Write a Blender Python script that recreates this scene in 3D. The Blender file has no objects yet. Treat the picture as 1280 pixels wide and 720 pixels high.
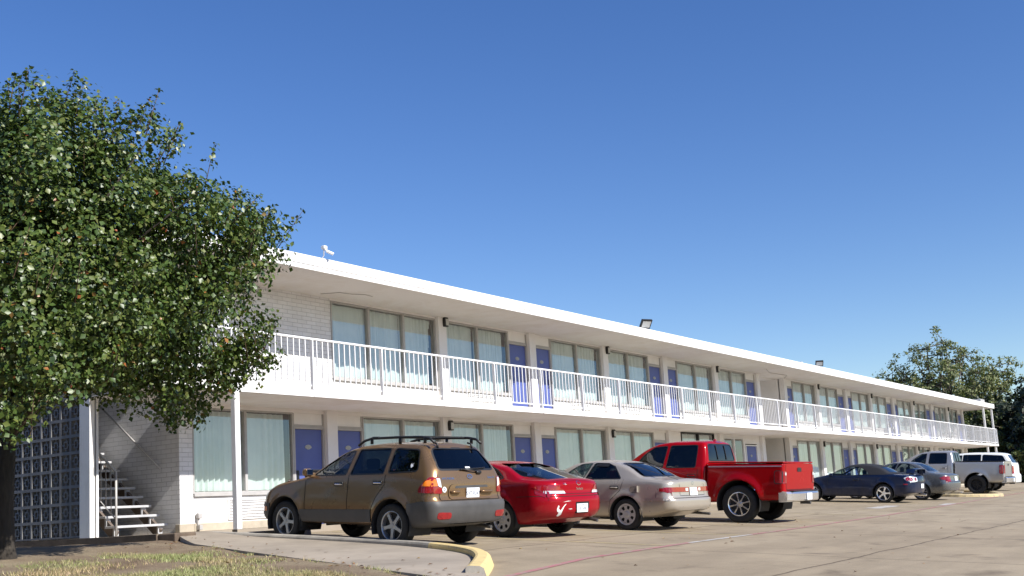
import bpy, bmesh, math, random
import numpy as np
from mathutils import Vector, Matrix
from mathutils.bvhtree import BVHTree
from mathutils.geometry import delaunay_2d_cdt

random.seed(7)
rng = np.random.default_rng(7)
R = math.radians
scene = bpy.context.scene
COL = scene.collection

# ------------------------------------------------------------------ helpers
def tag(o, label=None, cat=None, group=None, kind=None):
    if label: o['label'] = label
    if cat: o['category'] = cat
    if group: o['group'] = group
    if kind: o['kind'] = kind
    return o

def empty(name, loc=(0, 0, 0), rot=(0, 0, 0)):
    o = bpy.data.objects.new(name, None)
    COL.objects.link(o)
    o.location = loc
    o.rotation_euler = rot
    o.empty_display_size = 0.2
    return o

def link_mesh(name, me, mats, parent=None, loc=(0, 0, 0), smooth=False):
    if mats is not None:
        if not isinstance(mats, (list, tuple)): mats = [mats]
        for m in mats: me.materials.append(m)
    if smooth:
        me.polygons.foreach_set('use_smooth', [True] * len(me.polygons))
    o = bpy.data.objects.new(name, me)
    COL.objects.link(o)
    if parent is not None: o.parent = parent
    o.location = loc
    return o

def inst(o, parent=None, loc=None):
    c = o.copy()
    COL.objects.link(c)
    if parent is not None: c.parent = parent
    if loc is not None: c.location = loc
    return c

def copy_tree(o, parent=None, loc=None):
    c = inst(o, parent, loc)
    for ch in list(o.children):
        copy_tree(ch, c)
    return c

class MB:
    """collects simple shapes into one mesh"""
    def __init__(s, off=(0, 0, 0)):
        s.v = []; s.f = []; s.m = []; s.off = off
    def add(s, vs, fs, mi=0):
        b = len(s.v)
        s.v += [(x - s.off[0], y - s.off[1], z - s.off[2]) for x, y, z in vs]
        s.f += [tuple(i + b for i in f) for f in fs]
        s.m += [mi] * len(fs)
        return s
    def box(s, x0, x1, y0, y1, z0, z1, mi=0):
        vs = [(x0, y0, z0), (x1, y0, z0), (x1, y1, z0), (x0, y1, z0), (x0, y0, z1), (x1, y0, z1), (x1, y1, z1), (x0, y1, z1)]
        return s.add(vs, [(0, 3, 2, 1), (4, 5, 6, 7), (0, 1, 5, 4), (1, 2, 6, 5), (2, 3, 7, 6), (3, 0, 4, 7)], mi)
    def bbox(s, x0, x1, y0, y1, z0, z1, b=0.01, mi=0):
        """box with chamfered edges"""
        bm = bmesh.new()
        bmesh.ops.create_cube(bm, size=1)
        for v in bm.verts:
            v.co = Vector(((x0 + x1) / 2 + v.co.x * (x1 - x0), (y0 + y1) / 2 + v.co.y * (y1 - y0), (z0 + z1) / 2 + v.co.z * (z1 - z0)))
        b = min(b, (x1 - x0) * .45, (y1 - y0) * .45, (z1 - z0) * .45)
        bmesh.ops.bevel(bm, geom=bm.edges[:], offset=b, segments=2, profile=.5, affect='EDGES')
        bm.verts.index_update()
        s.add([tuple(v.co) for v in bm.verts], [tuple(v.index for v in f.verts) for f in bm.faces], mi)
        bm.free()
        return s
    def beam(s, a, b, w, h, mi=0, up=(0, 0, 1)):
        a = Vector(a); b = Vector(b); d = (b - a).normalized()
        u = Vector(up)
        if abs(d.dot(u)) > .98: u = Vector((0, 1, 0))
        r = d.cross(u).normalized(); u = r.cross(d).normalized()
        vs = []
        for p in (a, b):
            for sx, sz in ((-1, -1), (1, -1), (1, 1), (-1, 1)):
                vs.append(tuple(p + r * sx * w / 2 + u * sz * h / 2))
        return s.add(vs, [(0, 1, 2, 3), (7, 6, 5, 4), (0, 4, 5, 1), (1, 5, 6, 2), (2, 6, 7, 3), (3, 7, 4, 0)], mi)
    def tube(s, pts, rad, n=8, mi=0, caps=True):
        pts = [Vector(p) for p in pts]
        if not isinstance(rad, (list, tuple)): rad = [rad] * len(pts)
        vs = []; fs = []
        prev = None
        for i, p in enumerate(pts):
            if i == 0: d = pts[1] - pts[0]
            elif i == len(pts) - 1: d = pts[-1] - pts[-2]
            else: d = (pts[i + 1] - pts[i]).normalized() + (pts[i] - pts[i - 1]).normalized()
            d.normalize()
            if prev is None:
                u = Vector((0, 0, 1)) if abs(d.z) < .9 else Vector((1, 0, 0))
                r = d.cross(u).normalized()
            else:
                r = (prev - d * prev.dot(d)).normalized()
            prev = r
            u = d.cross(r)
            for k in range(n):
                a = 2 * math.pi * k / n
                vs.append(tuple(p + (r * math.cos(a) + u * math.sin(a)) * rad[i]))
        for i in range(len(pts) - 1):
            for k in range(n):
                k2 = (k + 1) % n
                fs.append((i * n + k, i * n + k2, (i + 1) * n + k2, (i + 1) * n + k))
        if caps:
            fs.append(tuple(range(n - 1, -1, -1)))
            fs.append(tuple((len(pts) - 1) * n + k for k in range(n)))
        return s.add(vs, fs, mi)
    def lathe(s, prof, n=32, mi=0, cx=(0, 0, 0)):
        """prof [(x, r)] turned about the x axis"""
        vs = []; fs = []
        for x, r in prof:
            for k in range(n):
                a = 2 * math.pi * k / n
                vs.append((cx[0] + x, cx[1] + r * math.cos(a), cx[2] + r * math.sin(a)))
        for i in range(len(prof) - 1):
            for k in range(n):
                k2 = (k + 1) % n
                fs.append((i * n + k, (i + 1) * n + k, (i + 1) * n + k2, i * n + k2))
        return s.add(vs, fs, mi)
    def prism(s, poly, axis, a0, a1, mi=0):
        """poly in the plane normal to axis, extruded from a0 to a1"""
        n = len(poly)
        def P(p, a):
            if axis == 'x': return (a, p[0], p[1])
            if axis == 'y': return (p[0], a, p[1])
            return (p[0], p[1], a)
        vs = [P(p, a0) for p in poly] + [P(p, a1) for p in poly]
        fs = [tuple(range(n)), tuple(range(2 * n - 1, n - 1, -1))]
        for i in range(n):
            j = (i + 1) % n
            fs.append((i, i + n, j + n, j))
        return s.add(vs, fs, mi)
    def build(s, name, mats, parent=None, loc=(0, 0, 0), smooth=False, fix=True):
        me = bpy.data.meshes.new(name)
        me.from_pydata(s.v, [], s.f)
        me.polygons.foreach_set('material_index', s.m)
        if fix:
            bm = bmesh.new(); bm.from_mesh(me)
            bmesh.ops.recalc_face_normals(bm, faces=bm.faces[:])
            bm.to_mesh(me); bm.free()
        me.update()
        return link_mesh(name, me, mats, parent, loc, smooth)

def np_mesh(name, verts, faces, mats, parent=None, smooth=False, loc=(0, 0, 0)):
    """fast mesh from numpy arrays, faces all of one size"""
    me = bpy.data.meshes.new(name)
    nv, nf, k = len(verts), len(faces), faces.shape[1]
    me.vertices.add(nv); me.vertices.foreach_set('co', np.asarray(verts, np.float32).ravel())
    me.loops.add(nf * k); me.loops.foreach_set('vertex_index', np.asarray(faces, np.int32).ravel())
    me.polygons.add(nf)
    me.polygons.foreach_set('loop_start', np.arange(nf, dtype=np.int32) * k)
    me.update(calc_edges=True); me.validate()
    return link_mesh(name, me, mats, parent, loc, smooth)

def pchip(pts):
    xs = np.array([p[0] for p in pts], float); ys = np.array([p[1] for p in pts], float)
    h = np.diff(xs); d = np.diff(ys) / h
    m = np.zeros(len(xs)); m[0] = d[0]; m[-1] = d[-1]
    for i in range(1, len(xs) - 1):
        if d[i - 1] * d[i] > 0:
            w1 = 2 * h[i] + h[i - 1]; w2 = h[i] + 2 * h[i - 1]
            m[i] = (w1 + w2) / (w1 / d[i - 1] + w2 / d[i])
    def f(x):
        x = min(max(x, xs[0]), xs[-1])
        i = int(min(max(np.searchsorted(xs, x) - 1, 0), len(xs) - 2))
        t = (x - xs[i]) / h[i]
        return float((2 * t**3 - 3 * t**2 + 1) * ys[i] + (t**3 - 2 * t**2 + t) * h[i] * m[i] + (-2 * t**3 + 3 * t**2) * ys[i + 1] + (t**3 - t**2) * h[i] * m[i + 1])
    return f

# ------------------------------------------------------------------ materials
def new_mat(name):
    m = bpy.data.materials.new(name)
    m.use_nodes = True
    nt = m.node_tree
    return m, nt, nt.nodes['Principled BSDF'], nt.nodes['Material Output']

def N(nt, typ, **k):
    n = nt.nodes.new(typ)
    for a, v in k.items():
        if a in n.inputs and not hasattr(type(n), a):
            n.inputs[a].default_value = v
        else:
            setattr(n, a, v)
    return n

def ramp(nt, fac, stops, interp='LINEAR'):
    r = nt.nodes.new('ShaderNodeValToRGB')
    r.color_ramp.interpolation = interp
    e = r.color_ramp.elements
    while len(e) < len(stops): e.new(.5)
    for el, (p, c) in zip(e, stops):
        el.position = p
        el.color = (*c, 1) if len(c) == 3 else c
    nt.links.new(fac, r.inputs[0])
    return r.outputs[0]

def noise(nt, scale, detail=4, rough=.55, vec=None, dist=0.0):
    n = nt.nodes.new('ShaderNodeTexNoise')
    n.inputs['Scale'].default_value = scale
    n.inputs['Detail'].default_value = detail
    n.inputs['Roughness'].default_value = rough
    n.inputs['Distortion'].default_value = dist
    if vec is not None: nt.links.new(vec, n.inputs['Vector'])
    return n.outputs['Fac']

def mixc(nt, fac, a, b, mode='MIX'):
    m = nt.nodes.new('ShaderNodeMix'); m.data_type = 'RGBA'; m.blend_type = mode
    for sock, v in ((m.inputs[0], fac), (m.inputs[6], a), (m.inputs[7], b)):
        if hasattr(v, 'is_linked'): nt.links.new(v, sock)
        elif isinstance(v, (int, float)): sock.default_value = v
        else: sock.default_value = (*v, 1)
    return m.outputs[2]

def math_n(nt, op, a, b=None, clamp=False):
    m = nt.nodes.new('ShaderNodeMath'); m.operation = op; m.use_clamp = clamp
    for sock, v in zip(m.inputs, (a, b)):
        if v is None: continue
        if hasattr(v, 'is_linked'): nt.links.new(v, sock)
        else: sock.default_value = v
    return m.outputs[0]

def coords(nt, kind='Object'):
    return nt.nodes.new('ShaderNodeTexCoord').outputs[kind]

def bump(nt, h, strength, dist=.01):
    b = nt.nodes.new('ShaderNodeBump')
    b.inputs['Strength'].default_value = strength
    b.inputs['Distance'].default_value = dist
    nt.links.new(h, b.inputs['Height'])
    return b.outputs[0]

def simple(name, c, rough=.6, metal=0., var=.12, vscale=6., coat=0., spec=.5, bmp=0., bscale=60., grime=0.):
    m, nt, p, out = new_mat(name)
    co = coords(nt)
    c2 = tuple(x * (1 - var) for x in c); c1 = tuple(min(1, x * (1 + var * .6)) for x in c)
    col = ramp(nt, noise(nt, vscale, 5, .6, co), [(.3, c2), (.7, c1)])
    if grime:
        g = ramp(nt, noise(nt, vscale * .35, 6, .7, co, .6), [(.48, (1, 1, 1)), (.75, (1 - grime,) * 3)])
        col = mixc(nt, 1., col, g, 'MULTIPLY')
    nt.links.new(col, p.inputs['Base Color'])
    p.inputs['Roughness'].default_value = rough
    p.inputs['Metallic'].default_value = metal
    p.inputs['Coat Weight'].default_value = coat
    p.inputs['Specular IOR Level'].default_value = spec
    if bmp:
        nt.links.new(bump(nt, noise(nt, bscale, 4, .6, co), bmp, .004), p.inputs['Normal'])
    return m

def car_paint(name, c, metal=.35, rough=.32, dust=.10, coat=1.0):
    m, nt, p, out = new_mat(name)
    co = coords(nt)
    flake = noise(nt, 900, 2, .5, co)
    col = mixc(nt, flake, tuple(x * .9 for x in c), tuple(min(1, x * 1.1) for x in c))
    # road dust low on the sides
    sep = nt.nodes.new('ShaderNodeSeparateXYZ'); nt.links.new(co, sep.inputs[0])
    low = nt.nodes.new('ShaderNodeMapRange'); low.inputs[1].default_value = .75; low.inputs[2].default_value = .25
    nt.links.new(sep.outputs[2], low.inputs[0])
    dn = math_n(nt, 'MULTIPLY', low.outputs[0], ramp(nt, noise(nt, 5, 5, .65, co), [(.3, (0, 0, 0)), (.75, (1, 1, 1))]))
    dn = math_n(nt, 'MULTIPLY', dn, dust * 3, True)
    col = mixc(nt, dn, col, (.30, .26, .21))
    nt.links.new(col, p.inputs['Base Color'])
    p.inputs['Metallic'].default_value = metal
    rr = math_n(nt, 'ADD', math_n(nt, 'MULTIPLY', noise(nt, 3, 5, .6, co), .16), rough - .08)
    nt.links.new(rr, p.inputs['Roughness'])
    p.inputs['Specular IOR Level'].default_value = .05
    p.inputs['Coat Weight'].default_value = coat * .42
    p.inputs['Coat Roughness'].default_value = .05
    # the bare inside of the shell is dark lining
    g = nt.nodes.new('ShaderNodeNewGeometry')
    d = nt.nodes.new('ShaderNodeBsdfDiffuse'); d.inputs[0].default_value = (.02, .02, .022, 1)
    mx = nt.nodes.new('ShaderNodeMixShader')
    nt.links.new(g.outputs['Backfacing'], mx.inputs[0])
    nt.links.new(p.outputs[0], mx.inputs[1]); nt.links.new(d.outputs[0], mx.inputs[2])
    nt.links.new(mx.outputs[0], out.inputs[0])
    return m

def glass(name, tint, refl=1.0, f0=.05, rough=.015, gtint=(1, 1, 1), wav=0.):
    m, nt, p, out = new_mat(name)
    nt.nodes.remove(p)
    lw = nt.nodes.new('ShaderNodeLayerWeight'); lw.inputs[0].default_value = .5
    f = math_n(nt, 'POWER', lw.outputs['Facing'], 4.2)
    f = math_n(nt, 'ADD', math_n(nt, 'MULTIPLY', f, (1 - f0) * refl), f0, True)
    t = nt.nodes.new('ShaderNodeBsdfTransparent'); t.inputs[0].default_value = (*tint, 1)
    g = nt.nodes.new('ShaderNodeBsdfGlossy'); g.inputs['Roughness'].default_value = rough
    g.inputs[0].default_value = (*gtint, 1)
    if wav:
        b = bump(nt, noise(nt, 1.3, 2, .5, coords(nt)), wav, .05)
        nt.links.new(b, g.inputs['Normal'])
    mx = nt.nodes.new('ShaderNodeMixShader')
    nt.links.new(f, mx.inputs[0]); nt.links.new(t.outputs[0], mx.inputs[1]); nt.links.new(g.outputs[0], mx.inputs[2])
    nt.links.new(mx.outputs[0], out.inputs[0])
    return m

M = {}
M['black'] = simple('black_plastic', (.012, .012, .013), .45, var=.2)
M['rubber'] = simple('tyre_rubber', (.018, .018, .018), .8, var=.35, vscale=14, bmp=.3, bscale=90)
M['dark'] = simple('dark_interior', (.02, .02, .021), .8)
M['seat'] = simple('grey_seat_cloth', (.09, .085, .08), .9)
M['chrome'] = simple('chrome', (.86, .86, .86), .2, .92, var=.05)
M['alloy'] = simple('alloy', (.42, .42, .43), .35, .8, var=.15)
M['hubcap'] = simple('silver_hubcap', (.50, .49, .47), .42, .35, var=.15)
M['blackrim'] = simple('black_rim', (.012, .012, .012), .35, .3)
M['clad'] = simple('grey_cladding', (.065, .062, .060), .55, var=.2, vscale=4)
M['red_lens'] = simple('red_lens', (.26, .004, .008), .12, var=.2, vscale=20, coat=1.)
M['amber_lens'] = simple('amber_lens', (.75, .20, .015), .12, var=.2, coat=1.)
M['clear_lens'] = simple('clear_lens', (.72, .72, .72), .12, .2, var=.15, vscale=30, coat=1.)
M['plate'] = simple('plate_white', (.72, .74, .76), .4, var=.06)
M['ink'] = simple('plate_ink', (.03, .04, .09), .5)
M['emblem'] = simple('emblem_chrome', (.7, .7, .7), .2, 1.)
M['seam'] = simple('seam', (.006, .006, .006), .9)
M['gl_dark'] = glass('tinted_glass', (.045, .05, .055), .9, .05)
M['gl_mid'] = glass('mid_tinted_glass', (.30, .34, .34), .9, .05)
M['gl_clear'] = glass('clear_car_glass', (.62, .70, .68), .9, .05)
M['white_primer'] = simple('white_primer', (.75, .75, .73), .7)
M['primer_brown'] = simple('brown_primer', (.20, .16, .125), .75, var=.3, vscale=25)
# ------------------------------------------------------------------ cars
def rpoly(pts, r=.05, n=4):
    out = []
    L = len(pts)
    for i in range(L):
        p = Vector(pts[i]); a = Vector(pts[i - 1]); b = Vector(pts[(i + 1) % L])
        da = (a - p); db = (b - p)
        k = min(r, da.length * .45, db.length * .45)
        p0 = p + da.normalized() * k; p1 = p + db.normalized() * k
        for j in range(n + 1):
            t = j / n
            out.append(tuple(p0 * (1 - t)**2 + p * 2 * t * (1 - t) + p1 * t * t))
    return out

def in_poly(x, y, poly):
    c = False; j = len(poly) - 1
    for i in range(len(poly)):
        xi, yi = poly[i]; xj, yj = poly[j]
        if (yi > y) != (yj > y) and x < (xj - xi) * (y - yi) / (yj - yi) + xi: c = not c
        j = i
    return c

def offset_poly(poly, d):
    """move the outline inwards by d"""
    n = len(poly)
    area = sum(poly[i][0] * poly[(i + 1) % n][1] - poly[(i + 1) % n][0] * poly[i][1] for i in range(n))
    sg = 1 if area > 0 else -1
    out = []
    for i in range(n):
        a = Vector(poly[i - 1]); p = Vector(poly[i]); b = Vector(poly[(i + 1) % n])
        e1 = (p - a); e2 = (b - p)
        if e1.length < 1e-6: e1 = e2
        if e2.length < 1e-6: e2 = e1
        e1.normalize(); e2.normalize()
        nrm = Vector((-(e1.y + e2.y), e1.x + e2.x))
        if nrm.length < 1e-6: nrm = Vector((-e1.y, e1.x))
        nrm.normalize()
        k = max(.5, nrm.dot(Vector((-e1.y, e1.x))))
        out.append(tuple(p + nrm * sg * d / k))
    return out

def densify(poly, res):
    out = []
    for i in range(len(poly)):
        a = Vector(poly[i]); b = Vector(poly[(i + 1) % len(poly)])
        k = max(1, int((b - a).length / res))
        for j in range(k): out.append(tuple(a.lerp(b, j / k)))
    return out

class Strips:
    def __init__(s): s.items = []
    def build(s, name, mats, parent, fix=False):
        for m in s.items: m.build(name, mats, parent, fix=fix)

class Shell:
    """car body surface lofted along y (nose +), rear axle at y=0, ground z=0"""
    def __init__(s, y0, y1, zt, zb, bel, wm, tumble=.36, R0=((0, 0), (3, 0)), N0=((0, .0), (3, 0)), rc=.16, rcn=.35, bow=.05, bown=.12,
                 wheels=(), flare=.022, arch=.4, zmid=.42, sill=.06, edge=.05, lf=1.1, archR=None):
        ZT = pchip(zt); BE = pchip(bel)
        ZB = pchip(zb) if isinstance(zb, (list, tuple)) else (lambda y: zb)
        WM = pchip(wm) if isinstance(wm, (list, tuple)) else (lambda y: wm)
        RR = pchip(R0); NN = pchip(N0)
        ds = [0, .006, .02, .045, .08, .12]
        ys = sorted(set([round(y0 + d, 4) for d in ds] + [round(y1 - d, 4) for d in ds] + [round(v, 4) for v in np.arange(y0 + .165, y1 - .13, .045)]))
        rings = []
        for y in ys:
            w = WM(y)
            d0, d1 = y - y0, y1 - y
            if d0 < rc: w -= rc * (1 - math.sqrt(max(0, 1 - ((rc - d0) / rc)**2)))
            if d1 < rcn: w -= rcn * (1 - math.sqrt(max(0, 1 - ((rcn - d1) / rcn)**2)))
            t, b, be = ZT(y), ZB(y), BE(y)
            be = min(be, t - .035)
            zm = b + zmid * (be - b)
            wb = w - .035
            hgt = t - be
            we = max(.1, wb - .03 - tumble * hgt); ze = t - min(edge, .4 * hgt)
            ctl = [((0, b), 4), ((w - .09, b), 3), ((w - sill * .6, b + .05), 6), ((w, zm), 8), ((wb, be), 12), ((we, ze), 8), ((we * .5, t - .012), 4), ((0, t), 0)]
            pts = []
            for (p, n), (q, _) in zip(ctl[:-1], ctl[1:]):
                for k in range(n): pts.append((p[0] + (q[0] - p[0]) * k / n, p[1] + (q[1] - p[1]) * k / n))
            pts.append((0, t))
            P = np.array(pts)
            for it in range(3):
                Q = P.copy(); Q[1:-1] = .25 * P[:-2] + .5 * P[1:-1] + .25 * P[2:]
                P = Q
            for i in range(len(P)):
                x, z = P[i]
                if x > w * .6:
                    for yw, zw in wheels:
                        dd = abs(math.hypot(y - yw, z - zw) - (arch + .02))
                        if z < be: P[i, 0] += flare * math.exp(-(dd / .075)**2)
            rings.append(P)
        K = len(rings[0])
        wref = max(WM(y) for y in ys)
        def warp(x, y, z):
            f0 = max(0, 1 - (y - y0) / lf); f1 = max(0, 1 - (y1 - y) / lf)
            c = (1 - min(1, abs(x) / wref)**2.2)
            return (x, y + (RR(z) + bow * (1 - c)) * f0 - (NN(z) + bown * (1 - c)) * f1, z)
        bm = bmesh.new()
        grid = []
        for y, P in zip(ys, rings):
            row = [bm.verts.new(warp(P[i, 0], y, P[i, 1])) for i in range(K)]
            left = [bm.verts.new(warp(-P[i, 0], y, P[i, 1])) for i in range(K - 2, 0, -1)]
            grid.append(row + left)
        T = len(grid[0])
        for a in range(len(grid) - 1):
            for k in range(T):
                k2 = (k + 1) % T
                bm.faces.new((grid[a][k], grid[a][k2], grid[a + 1][k2], grid[a + 1][k]))
        nc = 14
        for gi, y, P in ((0, ys[0], rings[0]), (-1, ys[-1], rings[-1])):
            g = grid[gi]; rows = []
            for i in range(4, K - 1):
                r = [g[T - i]]
                for c in range(1, nc):
                    x = -P[i, 0] + 2 * P[i, 0] * c / nc
                    r.append(bm.verts.new(warp(x, y, P[i, 1])))
                r.append(g[i]); rows.append(r)
            for ra, rb in zip(rows[:-1], rows[1:]):
                for c in range(nc): bm.faces.new((ra[c], ra[c + 1], rb[c + 1], rb[c]))
            bm.faces.new([rows[-1][c] for c in range(nc + 1)] + [g[K - 1]])
        bmesh.ops.recalc_face_normals(bm, faces=bm.faces[:])
        s.bm = bm
        s.bvh = BVHTree.FromBMesh(bm)
        s.y0, s.y1, s.wheels, s.arch = y0, y1, wheels, arch
        ar = archR or arch
        for yw, zw in wheels:
            circ = [(yw + ar * math.cos(a), zw + ar * math.sin(a)) for a in np.linspace(0, 2 * math.pi, 36, endpoint=False)]
            if not (y0 - .2 < yw < y1 + .2): continue
            fs = s.cut(circ, 'x', lambda c: abs(c.x) > .45)
            bmesh.ops.delete(s.bm, geom=fs, context='FACES')
    def cut(s, poly, axis, filt):
        bm = s.bm
        ia, ib = (1, 2) if axis == 'x' else (0, 2)
        xs = [p[0] for p in poly]; zs = [p[1] for p in poly]
        lo = (min(xs) - .01, min(zs) - .01); hi = (max(xs) + .01, max(zs) + .01)
        def ok(f):
            if not filt(f.calc_center_bounds()): return False
            a = [v.co[ia] for v in f.verts]; b = [v.co[ib] for v in f.verts]
            return max(a) > lo[0] and min(a) < hi[0] and max(b) > lo[1] and min(b) < hi[1]
        fs = [f for f in bm.faces if ok(f)]
        n = len(poly)
        for i in range(n):
            p, q = poly[i], poly[(i + 1) % n]
            dx, dz = q[0] - p[0], q[1] - p[1]
            if math.hypot(dx, dz) < 1e-4: continue
            # only the faces this edge passes over
            m = .03
            e0, e1 = min(p[0], q[0]) - m, max(p[0], q[0]) + m
            g0, g1 = min(p[1], q[1]) - m, max(p[1], q[1]) + m
            near = []; rest = []
            for f in fs:
                a = [v.co[ia] for v in f.verts]; b = [v.co[ib] for v in f.verts]
                (near if (max(a) > e0 and min(a) < e1 and max(b) > g0 and min(b) < g1) else rest).append(f)
            if not near: continue
            geom = set(near)
            for f in near:
                geom.update(f.edges); geom.update(f.verts)
            if axis == 'x': co, no = (0, p[0], p[1]), (0, -dz, dx)
            else: co, no = (p[0], 0, p[1]), (-dz, 0, dx)
            r = bmesh.ops.bisect_plane(bm, geom=list(geom), dist=1e-5, plane_co=co, plane_no=no)
            newf = [g for g in r['geom'] if isinstance(g, bmesh.types.BMFace)]
            fs = rest + newf
        fs = list({f for f in fs if f.is_valid})
        out = []
        for f in fs:
            c = f.calc_center_median()
            if filt(c) and in_poly(c[ia], c[ib], poly): out.append(f)
        return out
    def remove(s, poly, axis, filt):
        bmesh.ops.delete(s.bm, geom=s.cut(poly, axis, filt), context='FACES')
    def extract(s, name, poly, axis, filt, mat, parent, push=0.0):
        fs = s.cut(poly, axis, filt)
        if not fs: return None
        idx = {}; vs = []; faces = []
        for f in fs:
            t = []
            for v in f.verts:
                if v not in idx:
                    idx[v] = len(vs); vs.append(tuple(v.co + v.normal * push))
                t.append(idx[v])
            faces.append(t)
        bmesh.ops.delete(s.bm, geom=fs, context='FACES')
        me = bpy.data.meshes.new(name); me.from_pydata(vs, [], faces); me.update()
        return link_mesh(name, me, mat, parent, smooth=True)
    def body(s, name, mat, parent):
        me = bpy.data.meshes.new(name); s.bm.to_mesh(me); s.bm.free()
        return link_mesh(name, me, mat, parent, smooth=True)
    def hit(s, axis, sg, u, v, off):
        if axis == 'x': o, d = Vector((sg * 3, u, v)), Vector((-sg, 0, 0))
        elif axis == 'y': o, d = Vector((u, -6 if sg < 0 else 9, v)), Vector((0, -sg, 0))
        else: o, d = Vector((u, v, 5)), Vector((0, 0, -1))
        h = s.bvh.ray_cast(o, d)
        if h[0] is None or abs(h[1].dot(d)) < .22:
            if axis == 'x': g = Vector((sg * .85, u, v))
            elif axis == 'y': g = Vector((u, s.y0 + .08 if sg < 0 else s.y1 - .08, v))
            else: g = Vector((u, v, 1.2))
            h = s.bvh.find_nearest(g)
            nn = h[1] if h[1].dot(g) > 0 or axis != 'x' else -h[1]
            return h[0] + nn * off
        return h[0] - d * off
    def decal(s, name, poly, axis, sg, mat, parent, off=.006, res=.07, depth=0., smooth=True):
        b = densify(poly, res)
        xs = [p[0] for p in b]; ys = [p[1] for p in b]
        pts = list(b)
        for u in np.arange(min(xs) + res / 2, max(xs), res):
            for v in np.arange(min(ys) + res / 2, max(ys), res):
                if in_poly(u, v, b) and min((u - p[0])**2 + (v - p[1])**2 for p in b) > (res * .4)**2: pts.append((float(u), float(v)))
        n = len(b)
        vv, ee, ff, *_ = delaunay_2d_cdt([Vector(p) for p in pts], [(i, (i + 1) % n) for i in range(n)], [], 1, 1e-6)
        vs = [tuple(s.hit(axis, sg, p.x, p.y, off)) for p in vv]
        faces = [tuple(f) for f in ff]
        if depth:
            k0 = len(vs)
            dv = {'x': Vector((-sg, 0, 0)), 'y': Vector((0, -sg, 0)), 'z': Vector((0, 0, -1))}[axis] * depth
            for i in range(n): vs.append(tuple(Vector(vs[i]) + dv))
            for i in range(n):
                j = (i + 1) % n
                faces.append((i, j, k0 + j, k0 + i))
        me = bpy.data.meshes.new(name); me.from_pydata(vs, [], faces)
        bm = bmesh.new(); bm.from_mesh(me)
        want = {'x': Vector((sg, 0, 0)), 'y': Vector((0, sg, 0)), 'z': Vector((0, 0, 1))}[axis]
        bm.normal_update()
        for f in bm.faces[:len(ff)]:
            if f.normal.dot(want) < 0: f.normal_flip()
        bm.to_mesh(me); bm.free(); me.update()
        return link_mesh(name, me, mat, parent, smooth=smooth and not depth)
    def ring(s, name, poly, width, axis, sg, mat, parent, off=.004, out=0.0, res=.05):
        a = densify(offset_poly(poly, -out) if out else poly, res)
        b = offset_poly(a, width)
        n = len(a)
        vs = [tuple(s.hit(axis, sg, p[0], p[1], off)) for p in a] + [tuple(s.hit(axis, sg, p[0], p[1], off)) for p in b]
        fs = [(i, (i + 1) % n, n + (i + 1) % n, n + i) for i in range(n)]
        me = bpy.data.meshes.new(name); me.from_pydata(vs, [], fs); me.update()
        return link_mesh(name, me, mat, parent)
    def strip(s, name, line, width, axis, sg, mat, parent, off=.003, res=.06):
        mb = MB()
        s.strip_into(mb, line, width, axis, sg, off, res)
        return mb.build(name, mat, parent, fix=False)
    def strip_into(s, mb, line, width, axis, sg, off=.003, res=.06):
        if isinstance(mb, Strips):
            mb.items.append(MB()); mb = mb.items[-1]
        P = []
        for a, b in zip(line[:-1], line[1:]):
            a = Vector(a); b = Vector(b); k = max(1, int((b - a).length / res))
            P += [a.lerp(b, j / k) for j in range(k)]
        P.append(Vector(line[-1]))
        vs = []
        for i, p in enumerate(P):
            d = (P[min(i + 1, len(P) - 1)] - P[max(i - 1, 0)]).normalized()
            nn = Vector((-d.y, d.x)) * width / 2
            for q in (p + nn, p - nn): vs.append(tuple(s.hit(axis, sg, q.x, q.y, off)))
        a, b, c = Vector(vs[0]), Vector(vs[1]), Vector(vs[2])
        want = {'x': Vector((sg, 0, 0)), 'y': Vector((0, sg, 0)), 'z': Vector((0, 0, 1))}[axis]
        flip = (b - a).cross(c - a).dot(want) < 0
        mb.add(vs, [(2 * i, 2 * i + 1, 2 * i + 3, 2 * i + 2) if not flip else (2 * i, 2 * i + 2, 2 * i + 3, 2 * i + 1) for i in range(len(P) - 1)])

def text_mesh(txt, size):
    cu = bpy.data.curves.new('t', 'FONT'); cu.body = txt; cu.size = size; cu.align_x = 'CENTER'; cu.align_y = 'CENTER'
    cu.resolution_u = 3
    o = bpy.data.objects.new('t', cu); COL.objects.link(o)
    dg = bpy.context.evaluated_depsgraph_get()
    me = bpy.data.meshes.new_from_object(o.evaluated_get(dg))
    bpy.data.objects.remove(o); bpy.data.curves.remove(cu)
    return [tuple(v.co) for v in me.vertices], [tuple(p.vertices) for p in me.polygons]

def rear_text(sh, name, txt, size, x, z, mat, parent, off=.008, sx=1.):
    v, f = text_mesh(txt, size)
    vs = [tuple(sh.hit('y', -1, x + p[0] * sx, z + p[1], off)) for p in v]
    me = bpy.data.meshes.new(name); me.from_pydata(vs, [], f); me.update()
    return link_mesh(name, me, mat, parent)

def licence_plate(parent, x, z, y, txt, tilt=0., top='TEXAS'):
    mb = MB()
    mb.bbox(-.155, .155, -.008, .004, -.078, .078, .004)
    o = mb.build('licence_plate', M['plate'], parent, (x, y, z)); o.rotation_euler = (tilt, 0, 0)
    if not txt: return o
    tm = MB()
    v, f = text_mesh(txt, .085); tm.add([(p[0] * .92, -.0095, p[1] - .012) for p in v], f)
    v, f = text_mesh(top, .03); tm.add([(p[0], -.0095, p[1] + .056) for p in v], f)
    tm.build('plate_lettering', M['ink'], o, fix=False)
    return o

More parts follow.
